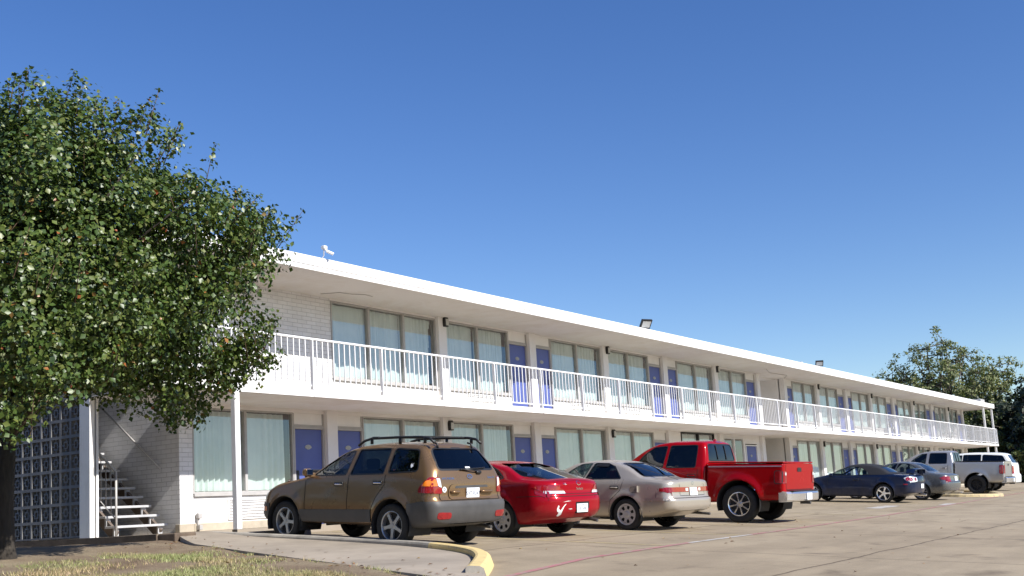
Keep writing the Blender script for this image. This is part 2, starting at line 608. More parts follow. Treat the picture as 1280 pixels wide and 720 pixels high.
def wheel_meshes(r, w, rr, style, rim_mat, spokes=5):
    """tyre and rim, axle along x, outer side at +x"""
    t = MB()
    hw = w / 2
    prof = [(-hw * .85, rr * .96), (-hw * .98, rr * 1.03), (-hw, r * .90), (-hw * .9, r * .965), (-hw * .7, r * .992), (-hw * .3, r), (hw * .3, r), (hw * .7, r * .992), (hw * .9, r * .965), (hw, r * .90), (hw * .98, rr * 1.03), (hw * .85, rr * .96), (hw * .2, rr * .92)]
    t.lathe(prof, 48)
    rm = MB()
    # barrel and lip
    rm.lathe([(hw * .88, rr * 1.0), (hw * .95, rr * 1.005), (hw * .96, rr * .975), (hw * .86, rr * .93), (hw * .3, rr * .88), (-hw * .8, rr * .86)], 48)
    bk = MB()
    bk.lathe([(hw * .28, .001), (hw * .28, rr * .89)], 32)
    xo = hw * .72
    if style == 'cap':          # pressed hubcap with round-cornered slots
        rm.lathe([(xo * 1.12, .001), (xo * 1.12, rr * .22), (xo * .95, rr * .30), (xo * 1.0, rr * .48)], 40)
        rm.lathe([(xo * 1.18, rr * .82), (xo * 1.2, rr * .97)], 48)
        for k in range(spokes):
            a = 2 * math.pi * k / spokes; da = math.pi / spokes * .62
            vs = []
            for rad, wd in ((rr * .46, 1.0), (rr * .62, .8), (rr * .74, .86), (rr * .84, 1.2)):
                for sgn in (-1, 1):
                    aa = a + sgn * da * wd
                    vs.append((xo * (1.0 + .2 * (rad / rr - .46)), rad * math.cos(aa), rad * math.sin(aa)))
            rm.add(vs, [(0, 1, 3, 2), (2, 3, 5, 4), (4, 5, 7, 6)])
    else:
        rm.lathe([(xo * 1.05, .001), (xo * 1.05, rr * .13), (xo * .9, rr * .22), (xo * .8, rr * .28)], 32)
        for k in range(spokes):
            a = 2 * math.pi * k / spokes + .3
            u = Vector((0, math.cos(a), math.sin(a))); v = Vector((0, -math.sin(a), math.cos(a)))
            wid = {'five': (.30, .20, .26), 'thin': (.17, .12, .16), 'eight': (.15, .11, .14)}[style]
            secs = [(rr * .14, wid[0], xo * 1.0), (rr * .5, wid[1], xo * 1.04), (rr * .94, wid[2], xo * 1.02)]
            vs = []
            for rad, wd, x in secs:
                for sx, sv in ((x, -.5), (x, .5), (x - .03, .62), (x - .03, -.62)):
                    p = u * rad + v * (sv * wd * rr)
                    vs.append((sx, p.y, p.z))
            fs = []
            for i in (0, 4):
                for q in range(4):
                    fs.append((i + q, i + (q + 1) % 4, i + 4 + (q + 1) % 4, i + 4 + q))
            rm.add(vs, fs)
            for q in range(1):
                lug = a + math.pi / spokes
                rm.lathe([(xo * .98, .001), (xo * .98, .012), (xo * .8, .014)], 8, cx=(0, rr * .19 * math.cos(lug), rr * .19 * math.sin(lug)))
    return t, rm, bk

def add_wheels(root, wb, track, r, w, rr, style, rim_mat, spokes=5):
    t, rm, bk = wheel_meshes(r, w, rr, style, rim_mat, spokes)
    first = None
    for y in (0, wb):
        for sg in (-1, 1):
            if first is None:
                first = t.build('wheel', M['rubber'], root, (0, 0, 0), smooth=True)
                rim = rm.build('rim', rim_mat, first, smooth=False)
                back = bk.build('brake_disc', M['dark'], first)
                o = first
            else:
                o = copy_tree(first, root)
            o.location = (sg * track / 2, y, r)
            o.rotation_euler = (random.uniform(0, 6.28) * (1 if sg > 0 else 1), 0, math.pi if sg < 0 else 0)

def interior(root, w, y0, y1, zf, zs, seats, wheel_y=None):
    mb = MB()
    mb.box(-w, w, y0, y1, zf - .03, zf)
    mb.build('cabin_floor', M['dark'], root)
    sm = MB()
    for ys, hh in seats:
        for x in (-.36, .36):
            sm.bbox(x - .25, x + .25, ys - .02, ys + .5, zf, zf + .28, .06)
            sm.prism([(ys + .02, zf + .2), (ys + .16, zf + .2), (ys - .05, zs + hh), (ys - .16, zs + hh)], 'x', x - .23, x + .23)
            sm.bbox(x - .13, x + .13, ys - .2, ys - .10, zs + hh + .02, zs + hh + .2, .04)
    sm.build('seat', M['seat'], root)
    if wheel_y:
        dm = MB()
        dm.bbox(-w, w, wheel_y + .18, wheel_y + .6, zf + .15, zs + .12, .06)
        dm.build('dashboard', M['dark'], root)
        wm_ = MB()
        pts = [(-.36 + .19 * math.cos(a), wheel_y + .05 * math.sin(a), zs + .12 + .18 * math.sin(a)) for a in np.linspace(0, 2 * math.pi, 21)]
        wm_.tube(pts, .016, 6, caps=False)
        wm_.beam((-.54, wheel_y, zs + .12), (-.18, wheel_y, zs + .12), .03, .03)
        wm_.tube([(-.36, wheel_y, zs + .12), (-.36, wheel_y + .25, zs + .02)], .03, 6)
        wm_.build('steering_wheel', M['black'], root)

def liners(root, sh, halfw, r):
    for yw, zw in sh.wheels:
        n = 20
        for sg in (-1, 1):
            mb = MB()
            vs = []
            for i in range(n + 1):
                a = -0.35 + (math.pi + .7) * i / n
                for x in (halfw + .03, .42):
                    vs.append((sg * x, yw + (sh.arch + .003) * math.cos(a), zw + (sh.arch + .003) * math.sin(a)))
            mb.add(vs, [(2 * i, 2 * i + 1, 2 * i + 3, 2 * i + 2) for i in range(n)])
            if sh.y0 - .2 < yw < sh.y1 + .2: mb.build('wheel_housing', M['dark'], root, fix=False)

def side_glass(sh, root, polys, mats, name='side_window', trim=.022, both=True, recess=-.008):
    for poly, mt in zip(polys, mats):
        for sg in ((-1, 1) if both else (-1,)):
            g = sh.decal(name, poly, 'x', sg, mt, root, off=recess, res=.12)
            sh.ring('window_seal', poly, trim, 'x', sg, M['black'], g, off=.003, out=.012)

def cut_sides(sh, polys):
    for p in polys:
        sh.remove(p, 'x', lambda c: abs(c.x) > .3)

def handle(sh, root_part, y, z, sg, mat, L=.17):
    p = sh.hit('x', sg, y, z, 0)
    mb = MB()
    mb.bbox(p.x - .02, p.x + .02, y - L / 2 - .02, y + L / 2 + .02, z - .035, z + .035, .012, 1)
    mb.tube([(p.x + sg * .012, y - L / 2, z), (p.x + sg * .034, y - L / 2 + .03, z), (p.x + sg * .034, y + L / 2 - .03, z), (p.x + sg * .012, y + L / 2, z)], .014, 8)
    return mb.build('door_handle', [mat, M['black']], root_part, smooth=False)

def mirror(sh, root, y, z, sg, mat, s=1.):
    s = s * .82
    p = sh.hit('x', sg, y, z, 0)
    x0 = p.x + sg * .05
    mb = MB()
    bx = sorted((x0, x0 + sg * .2 * s))
    mb.bbox(bx[0], bx[1], y - .05, y + .08, z + .0, z + .16 * s, .045)
    bx = sorted((p.x - sg * .03, x0 + sg * .03))
    mb.bbox(bx[0], bx[1], y - .02, y + .06, z - .02, z + .06, .02)
    o = mb.build('side_mirror', mat, root, smooth=False)
    gm = MB()
    bx = sorted((x0 + sg * .02, x0 + sg * .185 * s))
    gm.bbox(bx[0], bx[1], y - .056, y - .048, z + .02, z + .145 * s, .003)
    gm.build('mirror_glass', M['mirror'], o)
    return o

M['mirror'] = simple('mirror_glass', (.8, .82, .85), .03, 1., var=.02)
LOT_A, LOT_B, LOT_C = -.167, .069, .001
def lot_z(X, Y):
    return LOT_A + LOT_B * (min(max(Y, -4), 16) - 16) + LOT_C * (min(max(X, 0), 95) - 20)

def car_root(name, X, Y, yaw, label, cat='car', dz=0.):
    o = empty(name, (X, Y, lot_z(X, Y) + dz), (math.atan(LOT_B), 0, -R(yaw)))
    tag(o, label, cat, 'vehicles parked nose-in along the motel')
    return o

def wide(c, k=0.): return True
def rear_f(ymax): return lambda c: c.y < ymax
def front_f(ymin): return lambda c: c.y > ymin
def lowf(c): return abs(c.x) > .3

# ---- 1 gold-brown sport utility ----
def make_suv():
    root = car_root('sport_utility_car', 14.83, 11.71, 5.3, 'dusty gold brown sport utility car with grey lower bumpers and black roof rails', 'car')
    pm = car_paint('gold_brown_paint', (.235, .145, .076), .6, .29, .12)
    sh = Shell(-.97, 3.52,
        zt=[(-.97, 1.60), (-.86, 1.655), (-.3, 1.695), (.4, 1.70), (.9, 1.675), (1.3, 1.58), (1.65, 1.40), (2.1, 1.17), (2.35, 1.10), (2.9, 1.04), (3.2, .96), (3.42, .84), (3.52, .72)],
        zb=[(-.97, .40), (-.5, .33), (3.0, .33), (3.52, .36)], bel=[(-.97, 1.10), (0, 1.15), (1.9, 1.10), (2.4, 1.03), (3, .93), (3.52, .68)], wm=.905, tumble=.34,
        R0=[(.33, .12), (.45, .03), (.58, 0), (.72, 0), (.78, .07), (1.0, .08), (1.2, .13), (1.58, .40), (1.72, .47)],
        N0=[(.3, .08), (.5, 0), (.75, .02), (1, .12)], rc=.17, rcn=.4, bow=.05, wheels=[(0, .355), (2.62, .355)], arch=.43, flare=.02)
    wins = [rpoly([(1.93, 1.14), (1.10, 1.16), (1.03, 1.56), (1.24, 1.545), (1.60, 1.36)], .04), rpoly([(1.00, 1.16), (.22, 1.18), (.20, 1.585), (.93, 1.57)], .04), rpoly([(.12, 1.19), (-.52, 1.22), (-.43, 1.555), (.10, 1.585)], .06)]
    cut_sides(sh, wins)
    rw = rpoly([(-.67, 1.235), (.67, 1.235), (.56, 1.585), (-.56, 1.585)], .09)
    sh.remove(rw, 'y', rear_f(.3))
    ws = rpoly([(-.68, 1.16), (.68, 1.16), (.56, 1.56), (-.56, 1.56)], .06)
    sh.remove(ws, 'y', front_f(.9))
    # dark lower parts
    bz = [(-1.5, .1), (-.36, .1), (-.36, .70), (-.62, .745), (-1.5, .745)]
    sh.extract('rear_bumper', bz, 'x', rear_f(-.2), M['clad'], root, .012)
    sh.extract('front_bumper', [(3.02, .1), (4, .1), (4, .70), (3.02, .66)], 'x', front_f(2.9), M['clad'], root, .01)
    for sg in (-1, 1):
        f = (lambda c: c.x > .5) if sg > 0 else (lambda c: c.x < -.5)
        sh.extract('sill_moulding', [(2.20, .37), (2.20, .57), (.47, .605), (.47, .40)], 'x', f, M['clad'], root, .014)
        d1 = sh.extract('door', [(2.08, .36), (2.08, 1.10), (1.62, 1.42), (1.22, 1.60), (1.02, 1.62), (1.04, .36)], 'x', f, pm, root, .002)
        d2 = sh.extract('door', [(1.03, .36), (1.01, 1.62), (.16, 1.63), (.18, 1.0), (.36, .80), (.47, .60), (.50, .36)], 'x', f, pm, root, .002)
        if d1: handle(sh, d1, 1.25, 1.00, sg, M['emblem'])
        if d2: handle(sh, d2, .33, 1.03, sg, M['emblem'])
        mirror(sh, root, 1.92, 1.13, sg, pm)
    tg = sh.extract('tailgate', rpoly([(-.70, .76), (.70, .76), (.73, 1.15), (.60, 1.64), (-.60, 1.64), (-.73, 1.15)], .05), 'y', rear_f(-.2), pm, root, .002)
    sm = Strips()
    for sg in (-1, 1):
        sh.strip_into(sm, [(2.10, .36), (2.10, 1.10)], .010, 'x', sg)
        sh.strip_into(sm, [(1.05, .36), (1.03, 1.15)], .010, 'x', sg)
        sh.strip_into(sm, [(.50, .40), (.47, .60), (.36, .80), (.18, 1.0), (.16, 1.16)], .010, 'x', sg)
    sh.strip_into(sm, [(-.72, 1.15), (-.70, .76), (.70, .76), (.72, 1.15)], .012, 'y', -1)
    sm.build('panel_gap', M['seam'], root, fix=False)
    side_glass(sh, root, wins, [M['gl_mid'], M['gl_dark'], M['gl_dark']])
    g = sh.decal('rear_window', rw, 'y', -1, M['gl_dark'], root, off=-.006, res=.12)
    sh.ring('window_seal', rw, .03, 'y', -1, M['black'], g, out=.012)
    sh.decal('windscreen', ws, 'y', 1, M['gl_clear'], root, off=-.006, res=.15)
    # tail lights wrap round the corner
    for sg in (-1, 1):
        t = sh.decal('tail_light', rpoly([(sg * .93, .875), (sg * .655, .87), (sg * .685, 1.12), (sg * .80, 1.13), (sg * .93, 1.10)], .03), 'y', -1, M['red_lens'], root, off=.014, res=.05)
        t2 = sh.decal('tail_light', rpoly([(-.93, .875), (-.585, .885), (-.60, .96), (-.74, 1.09), (-.93, 1.13)], .03), 'x', sg, M['red_lens'], root, off=.014, res=.05)
        sh.decal('turn_signal', rpoly([(-.92, .985), (-.66, .985), (-.74, 1.075), (-.92, 1.11)], .02), 'x', sg, M['amber_lens'], t2, off=.02, res=.05)
        sh.decal('turn_signal', rpoly([(sg * .915, .985), (sg * .74, .985), (sg * .76, 1.10), (sg * .915, 1.09)], .02), 'y', -1, M['amber_lens'], t, off=.02, res=.05)
        sh.decal('reversing_light', rpoly([(sg * .735, .985), (sg * .67, .96), (sg * .69, 1.11), (sg * .755, 1.11)], .015), 'y', -1, M['clear_lens'], t, off=.021, res=.05)
        sh.decal('rear_reflector', rpoly([(sg * .80, .475), (sg * .53, .475), (sg * .53, .575), (sg * .80, .585)], .05), 'y', -1, M['red_lens'], root, off=.022, res=.05, depth=.03)
        sh.decal('headlight', rpoly([(sg * .84, .74), (sg * .48, .72), (sg * .5, .86), (sg * .84, .9)], .03), 'y', 1, M['clear_lens'], root, off=.01)
        sh.decal('side_marker', rpoly([(3.08, .52), (3.30, .52), (3.28, .60), (3.08, .60)], .02), 'x', sg, M['amber_lens'], root, off=.016)
    # plate recess with the handle bar
    rc = sh.decal('plate_recess', rpoly([(-.50, .775), (.50, .775), (.53, .90), (.47, 1.02), (-.46, 1.01), (-.53, .90)], .06), 'y', -1, pm, root, off=.016, depth=.02)
    sh.decal('painted_recess_shadow', rpoly([(-.38, .945), (.42, .955), (.40, .992), (-.36, .985)], .015), 'y', -1, M['clad'], rc, off=.018)  # dark strip painted in for the shade at the recess top
    hb = MB()
    y = sh.hit('y', -1, .3, .89, 0).y
    hb.tube([(.22, y - .03, .885), (.26, y - .055, .89), (.46, y - .055, .89), (.50, y - .02, .89)], .022, 8)
    hb.tube([(-.30, y - .03, .885), (-.34, y - .055, .89), (-.44, y - .05, .89), (-.48, y - .02, .89)], .022, 8)
    hb.build('tailgate_handle', pm, rc, smooth=True)
    licence_plate(root, .02, .872, sh.hit('y', -1, .02, .87, 0).y - .03, 'SXT R347', .05)
    # badges, sticker, wiper
    rear_text(sh, 'maker_lettering', 'HYUNDAI', .05, -.50, 1.10, M['emblem'], root, sx=1.2)
    rear_text(sh, 'model_lettering', 'Santa Fe', .05, .54, 1.11, M['emblem'], root, sx=1.1)
    sh.ring('emblem', [(.0 + .062 * math.cos(a), 1.13 + .036 * math.sin(a)) for a in np.linspace(0, 6.283, 20, endpoint=False)], .010, 'y', -1, M['emblem'], root, off=.014)
    rear_text(sh, 'emblem_letter', 'H', .05, .0, 1.13, M['emblem'], root, off=.014, sx=1.2)
    st = sh.decal('round_sticker', [(-.60 + .045 * math.cos(a), .93 + .045 * math.sin(a)) for a in np.linspace(0, 6.283, 18, endpoint=False)], 'y', -1, M['plate'], root, off=.008)
    sh.ring('sticker_star', [(-.60 + .022 * math.cos(a), .93 + .022 * math.sin(a)) for a in np.linspace(0, 6.283, 10, endpoint=False)], .009, 'y', -1, M['ink'], st, off=.011)
    wp = MB()
    h = lambda x, z, o: sh.hit('y', -1, x, z, o)
    wp.tube([h(.23, 1.205, .03), h(.10, 1.225, .05), h(-.16, 1.245, .035)], .012, 6)
    wp.tube([h(-.2, 1.24, .03), h(.42, 1.265, .03)], .012, 6)
    wp.bbox(.17, .29, h(.23, 1.2, .05).y, h(.23, 1.2, 0).y + .02, 1.165, 1.22, .02)
    wp.build('rear_wiper', M['black'], root, smooth=True)
    sh.decal('window_sticker', rpoly([(-.03, 1.262), (.08, 1.262), (.08, 1.285), (-.03, 1.285)], .008), 'y', -1, M['plate'], root, off=.003)
    sh.decal('window_sticker', [(-.40, 1.30), (-.355, 1.27), (-.33, 1.31), (-.345, 1.35), (-.36, 1.325), (-.40, 1.345), (-.375, 1.315)], 'x', -1, M['plate'], root, off=.003)
    # roof rails
    for sg in (-1, 1):
        mb = MB()
        x = sg * .56
        mb.tube([(x, 1.12, 1.64), (x, .98, 1.715), (x, .80, 1.755), (x, .2, 1.765), (x, -.35, 1.76), (x, -.52, 1.735), (x, -.63, 1.665)], .022, 8)
        for yy in (.80, .14, -.42): mb.tube([(x, yy, 1.66), (x, yy, 1.755)], .026, 8)
        mb.bbox(x - .03, x + .03, .62, .78, 1.735, 1.785, .015)
        mb.build('roof_rail', M['black'], root, smooth=True)
        cb = MB()
        cb.tube([(sg * .50, -.80, 1.655), (sg * .52, -.90, 1.65), (sg * .50, -.985 + .42, 1.62)], .016, 6)
    for yy in (.7, -.25):
        mb = MB(); mb.beam((-.56, yy, 1.772), (.56, yy, 1.772), .05, .022)
        mb.build('roof_crossbar', M['black'], root)
    for x in (-.42, .40):
        bl = MB()
        bl.tube([(x, -.47, 1.675), (x + .01, -.54, 1.655), (x + .02, h(x, 1.585, .008).y, 1.585)], .017, 6)
        bl.build('tailgate_bracket', M['black'], root, smooth=True)
    ex = MB(); ex.tube([(.55, -.5, .33), (.55, -.86, .30)], .03, 10); ex.build('exhaust_pipe', M['clad'], root)
    interior(root, .74, -.7, 2.0, .62, 1.12, [(.15, .1), (1.12, .1)], 1.72)
    liners(root, sh, .89, .355)
    sh.body('body', pm, root)
    add_wheels(root, 2.62, 1.56, .355, .225, .235, 'five', M['alloy'], 5)
    return root

# ---- 2 red coupe ----
def make_coupe():
    root = car_root('coupe_car', 18.02, 11.74, 9.0, 'low red two-door coupe with a white scrape on its rear bumper', 'car')
    pm = car_paint('red_paint', (.29, .003, .010), .15, .3, .03)
    sh = Shell(-1.18, 3.65,
        zt=[(-1.18, .985), (-1.12, 1.04), (-1.0, 1.075), (-.75, 1.085), (-.5, 1.11), (-.2, 1.22), (.15, 1.335), (.5, 1.385), (.9, 1.395), (1.3, 1.355), (1.95, 1.08), (2.35, .97), (3, .88), (3.5, .72), (3.65, .6)],
        zb=[(-1.18, .36), (-.6, .24), (3.2, .2), (3.65, .24)], bel=[(-1.18, .95), (-.6, 1.0), (.3, 1.0), (1.9, .95), (2.4, .89), (3.65, .55)], wm=.90, tumble=.42,
        R0=[(.3, .16), (.42, .05), (.52, 0), (.70, 0), (.76, .035), (.82, .06), (1.0, .07), (1.1, .10), (1.3, .14)], N0=[(.2, .1), (.45, 0), (.7, .1), (1, .2)],
        rc=.40, rcn=.45, bow=.16, wheels=[(0, .325), (2.67, .325)], arch=.385, flare=.018)
    wins = [rpoly([(1.78, 1.0), (.72, 1.03), (.66, 1.335), (.9, 1.345), (1.25, 1.285)], .04), rpoly([(.68, 1.035), (-.02, 1.075), (.2, 1.215), (.45, 1.31), (.61, 1.335)], .05)]
    cut_sides(sh, wins)
    rw = rpoly([(-.68, 1.115), (.68, 1.115), (.54, 1.345), (-.54, 1.345)], .08)
    sh.remove(rw, 'y', rear_f(.5))
    ws = rpoly([(-.66, 1.05), (.66, 1.05), (.52, 1.33), (-.52, 1.33)], .06)
    sh.remove(ws, 'y', front_f(1.))
    for sg in (-1, 1):
        f = (lambda c: c.x > .4) if sg > 0 else (lambda c: c.x < -.4)
        d = sh.extract('door', [(1.85, .26), (1.95, .98), (1.3, 1.36), (.68, 1.38), (.66, .4), (.72, .26)], 'x', f, pm, root, .002)
        if d: handle(sh, d, .85, .86, sg, pm)
        mirror(sh, root, 1.7, .98, sg, pm, .9)
    sm = Strips()
    for sg in (-1, 1):
        sh.strip_into(sm, [(.71, .26), (.65, .4), (.68, 1.02)], .010, 'x', sg)
        sh.strip_into(sm, [(-.38, .74), (-.75, .76), (-1.2, .755)], .010, 'x', sg)
    sh.strip_into(sm, [(-.80, .757), (.80, .757)], .012, 'y', -1)
    sh.strip_into(sm, [(-.60, 1.04), (-.42, .80), (.42, .80), (.60, 1.04)], .009, 'y', -1)
    sm.build('panel_gap', M['seam'], root, fix=False)
    side_glass(sh, root, wins, [M['gl_clear'], M['gl_mid']])
    g = sh.decal('rear_window', rw, 'y', -1, M['gl_mid'], root, off=-.004, res=.1)
    sh.ring('window_seal', rw, .018, 'y', -1, M['black'], g, out=.016, off=.004)
    sh.decal('windscreen', ws, 'y', 1, M['gl_clear'], root, off=-.004, res=.15)
    for sg in (-1, 1):
        t = sh.decal('tail_light', rpoly([(sg * .92, .80), (sg * .36, .80), (sg * .40, .86), (sg * .53, .955), (sg * .70, .965), (sg * .92, .93)], .025), 'y', -1, M['red_lens'], root, off=.01, res=.05)
        sh.decal('tail_light', rpoly([(-1.2, .80), (-.88, .855), (-.72, .925), (-1.0, .965), (-1.2, .96)], .02), 'x', sg, M['red_lens'], root, off=.01, res=.05)
        sh.decal('reversing_light', rpoly([(sg * .76, .808), (sg * .37, .806), (sg * .40, .852), (sg * .76, .858)], .015), 'y', -1, M['clear_lens'], t, off=.016, res=.05)
        sh.decal('headlight', rpoly([(sg * .82, .58), (sg * .4, .56), (sg * .45, .70), (sg * .8, .74)], .03), 'y', 1, M['clear_lens'], root, off=.01)
    rcs = sh.decal('plate_recess', rpoly([(-.165, .445), (.215, .445), (.215, .65), (-.165, .65)], .02), 'y', -1, M['seam'], root, off=.004)
    licence_plate(root, 0, .54, sh.hit('y', -1, 0, .54, 0).y - .012, 'JIJ 508', 0)
    rear_text(sh, 'model_lettering', 'Solara', .068, .02, .885, M['emblem'], root, off=.006, sx=1.15)
    rear_text(sh, 'trim_lettering', 'SLE', .05, -.36, .975, M['emblem'], root, off=.006, sx=1.1)
    sh.ring('emblem', [(.0 + .058 * math.cos(a), .985 + .042 * math.sin(a)) for a in np.linspace(0, 6.283, 20, endpoint=False)], .010, 'y', -1, M['emblem'], root, off=.006)
    # the scrape down to white primer
    sh.decal('paint_scrape', [(-.60, .535), (-.575, .60), (-.555, .59), (-.565, .54), (-.53, .51), (-.49, .56), (-.43, .615), (-.395, .625), (-.45, .575), (-.49, .51), (-.495, .43), (-.53, .40), (-.565, .41), (-.555, .47), (-.59, .49)], 'y', -1, M['white_primer'], root, off=.004, res=.03)
    sh.decal('paint_scrape', [(-.36, .53), (-.28, .535), (-.25, .528), (-.30, .522)], 'y', -1, M['white_primer'], root, off=.004, res=.03)
    sh.decal('paint_scrape', [(-.48, .655), (-.36, .675), (-.28, .672), (-.38, .662)], 'y', -1, M['white_primer'], root, off=.004, res=.03)
    ex = MB()
    ex.tube([(.52, -.6, .31), (.50, -1.0, .31), (.50, -1.14, .29)], .03, 10)
    ex.build('exhaust_pipe', M['clad'], root)
    interior(root, .72, -.5, 1.9, .45, .92, [(.12, .1), (.95, .1)], 1.6)
    liners(root, sh, .885, .325)
    sh.body('body', pm, root)
    add_wheels(root, 2.67, 1.53, .325, .205, .215, 'cap', M['hubcap'], 7)

# ---- 3 champagne sedan ----
def make_sedan():
    root = car_root('sedan_car', 21.27, 11.0, 3.7, 'champagne beige four-door sedan with a brown patch where its fuel flap was', 'car')
    pm = car_paint('champagne_paint', (.46, .41, .345), .5, .30, .08)
    sh = Shell(-1.13, 3.67,
        zt=[(-1.13, .985), (-1.09, 1.025), (-1.0, 1.04), (-.88, 1.03), (-.7, 1.04), (-.48, 1.065), (-.15, 1.2), (.2, 1.345), (.5, 1.405), (.95, 1.42), (1.35, 1.38), (1.95, 1.09), (2.3, .98), (3, .9), (3.5, .74), (3.67, .6)],
        zb=[(-1.13, .40), (-.6, .26), (3.2, .22), (3.67, .25)], bel=[(-1.13, .93), (-.5, .98), (0, .985), (1.9, .95), (2.4, .89), (3.67, .55)], wm=.89, tumble=.40,
        R0=[(.3, .12), (.42, .03), (.5, 0), (.62, 0), (.66, .05), (.72, .065), (1.0, .09), (1.1, .13), (1.4, .2)], N0=[(.2, .1), (.45, 0), (.7, .1), (1, .2)],
        rc=.2, rcn=.4, bow=.08, wheels=[(0, .32), (2.67, .32)], arch=.375, flare=.02)
    wins = [rpoly([(1.74, 1.0), (1.07, 1.02), (.92, 1.355), (1.2, 1.335)], .04), rpoly([(1.01, 1.02), (.14, 1.035), (.36, 1.29), (.52, 1.35), (.86, 1.36)], .04)]
    cut_sides(sh, wins)
    rw = rpoly([(-.66, 1.085), (.66, 1.085), (.50, 1.35), (-.50, 1.35)], .07)
    sh.remove(rw, 'y', rear_f(.5))
    ws = rpoly([(-.66, 1.05), (.66, 1.05), (.52, 1.35), (-.52, 1.35)], .06)
    sh.remove(ws, 'y', front_f(1.))
    for sg in (-1, 1):
        f = (lambda c: c.x > .4) if sg > 0 else (lambda c: c.x < -.4)
        d1 = sh.extract('door', [(1.85, .28), (1.9, .98), (1.3, 1.385), (.9, 1.40), (1.05, 1.0), (1.04, .28)], 'x', f, pm, root, .002)
        d2 = sh.extract('door', [(1.03, .28), (1.04, 1.0), (.89, 1.40), (.5, 1.39), (.28, 1.28), (.07, 1.02), (.14, .80), (.36, .60), (.42, .28)], 'x', f, pm, root, .002)
        if d1: handle(sh, d1, 1.2, .84, sg, pm)
        if d2: handle(sh, d2, .28, .855, sg, pm)
        mirror(sh, root, 1.66, .98, sg, pm, .9)
        sh.decal('mud_flap', rpoly([(-.40, .20), (-.34, .20), (-.34, .44), (-.385, .44)], .01), 'x', sg, pm, root, off=.012, depth=.05)
    sm = Strips()
    for sg in (-1, 1):
        sh.strip_into(sm, [(1.035, .28), (1.045, 1.0)], .009, 'x', sg)
        sh.strip_into(sm, [(.42, .30), (.36, .60), (.14, .80), (.07, 1.02)], .009, 'x', sg)
        sh.strip_into(sm, [(-.70, .66), (-.71, .76)], .009, 'x', sg)
    sh.strip_into(sm, [(-.80, .655), (.80, .655)], .012, 'y', -1)
    sh.strip_into(sm, [(-.50, .99), (-.50, .70), (.50, .70), (.50, .99)], .009, 'y', -1)
    sm.build('panel_gap', M['seam'], root, fix=False)
    cr = Strips()
    for sg in (-1, 1):
        sh.strip_into(cr, [(-.38, .605), (-1.0, .63)], .035, 'x', sg, off=.012)
        sh.strip_into(cr, [(2.25, .56), (.38, .60)], .05, 'x', sg, off=.012)
    cr.build('side_moulding', pm, root, fix=False)
    side_glass(sh, root, wins, [M['gl_mid'], M['gl_dark']])
    g = sh.decal('rear_window', rw, 'y', -1, M['gl_dark'], root, off=-.004, res=.1)
    sh.ring('window_seal', rw, .02, 'y', -1, M['black'], g, out=.012)
    sh.decal('windscreen', ws, 'y', 1, M['gl_clear'], root, off=-.004, res=.15)
    for sg in (-1, 1):
        t = sh.decal('tail_light', rpoly([(sg * .92, .775), (sg * .175, .775), (sg * .175, .865), (sg * .92, .87)], .012), 'y', -1, M['red_lens'], root, off=.01, res=.05)
        sh.decal('tail_light', rpoly([(-1.2, .775), (-.78, .785), (-.78, .85), (-1.2, .87)], .012), 'x', sg, M['red_lens'], root, off=.01, res=.05)
        sh.decal('reversing_light', rpoly([(sg * .31, .79), (sg * .21, .79), (sg * .21, .85), (sg * .31, .85)], .01), 'y', -1, M['clear_lens'], t, off=.015, res=.05)
        sh.decal('headlight', rpoly([(sg * .82, .60), (sg * .4, .58), (sg * .45, .72), (sg * .8, .74)], .03), 'y', 1, M['clear_lens'], root, off=.01)
    licence_plate(root, 0, .775, sh.hit('y', -1, 0, .77, 0).y - .012, 'JJT 27X', -.1)
    sh.ring('emblem', [(.0 + .048 * math.cos(a), .945 + .034 * math.sin(a)) for a in np.linspace(0, 6.283, 20, endpoint=False)], .009, 'y', -1, M['emblem'], root, off=.006)
    rear_text(sh, 'trim_lettering', 'LE', .04, .44, .93, M['emblem'], root, off=.006)
    sh.decal('missing_fuel_flap', rpoly([(-.10, .88), (-.27, .89), (-.28, .80), (-.24, .745), (-.16, .745), (-.08, .79)], .02), 'x', -1, M['primer_brown'], root, off=.003)
    fl = MB(); p = sh.hit('x', -1, -.29, .83, 0); fl.bbox(p.x - .055, p.x + .0, -.297, -.285, .765, .895, .004); fl.build('fuel_flap', pm, root)
    ex = MB(); ex.tube([(.50, -.7, .33), (.52, -1.0, .32), (.52, -1.16, .31)], .028, 10)
    ex.build('exhaust_pipe', M['clad'], root)
    interior(root, .72, -.45, 1.9, .45, .92, [(.2, .1), (1.05, .1)], 1.6)
    liners(root, sh, .875, .32)
    sh.body('body', pm, root)
    add_wheels(root, 2.67, 1.53, .32, .20, .215, 'cap', M['hubcap'], 7)

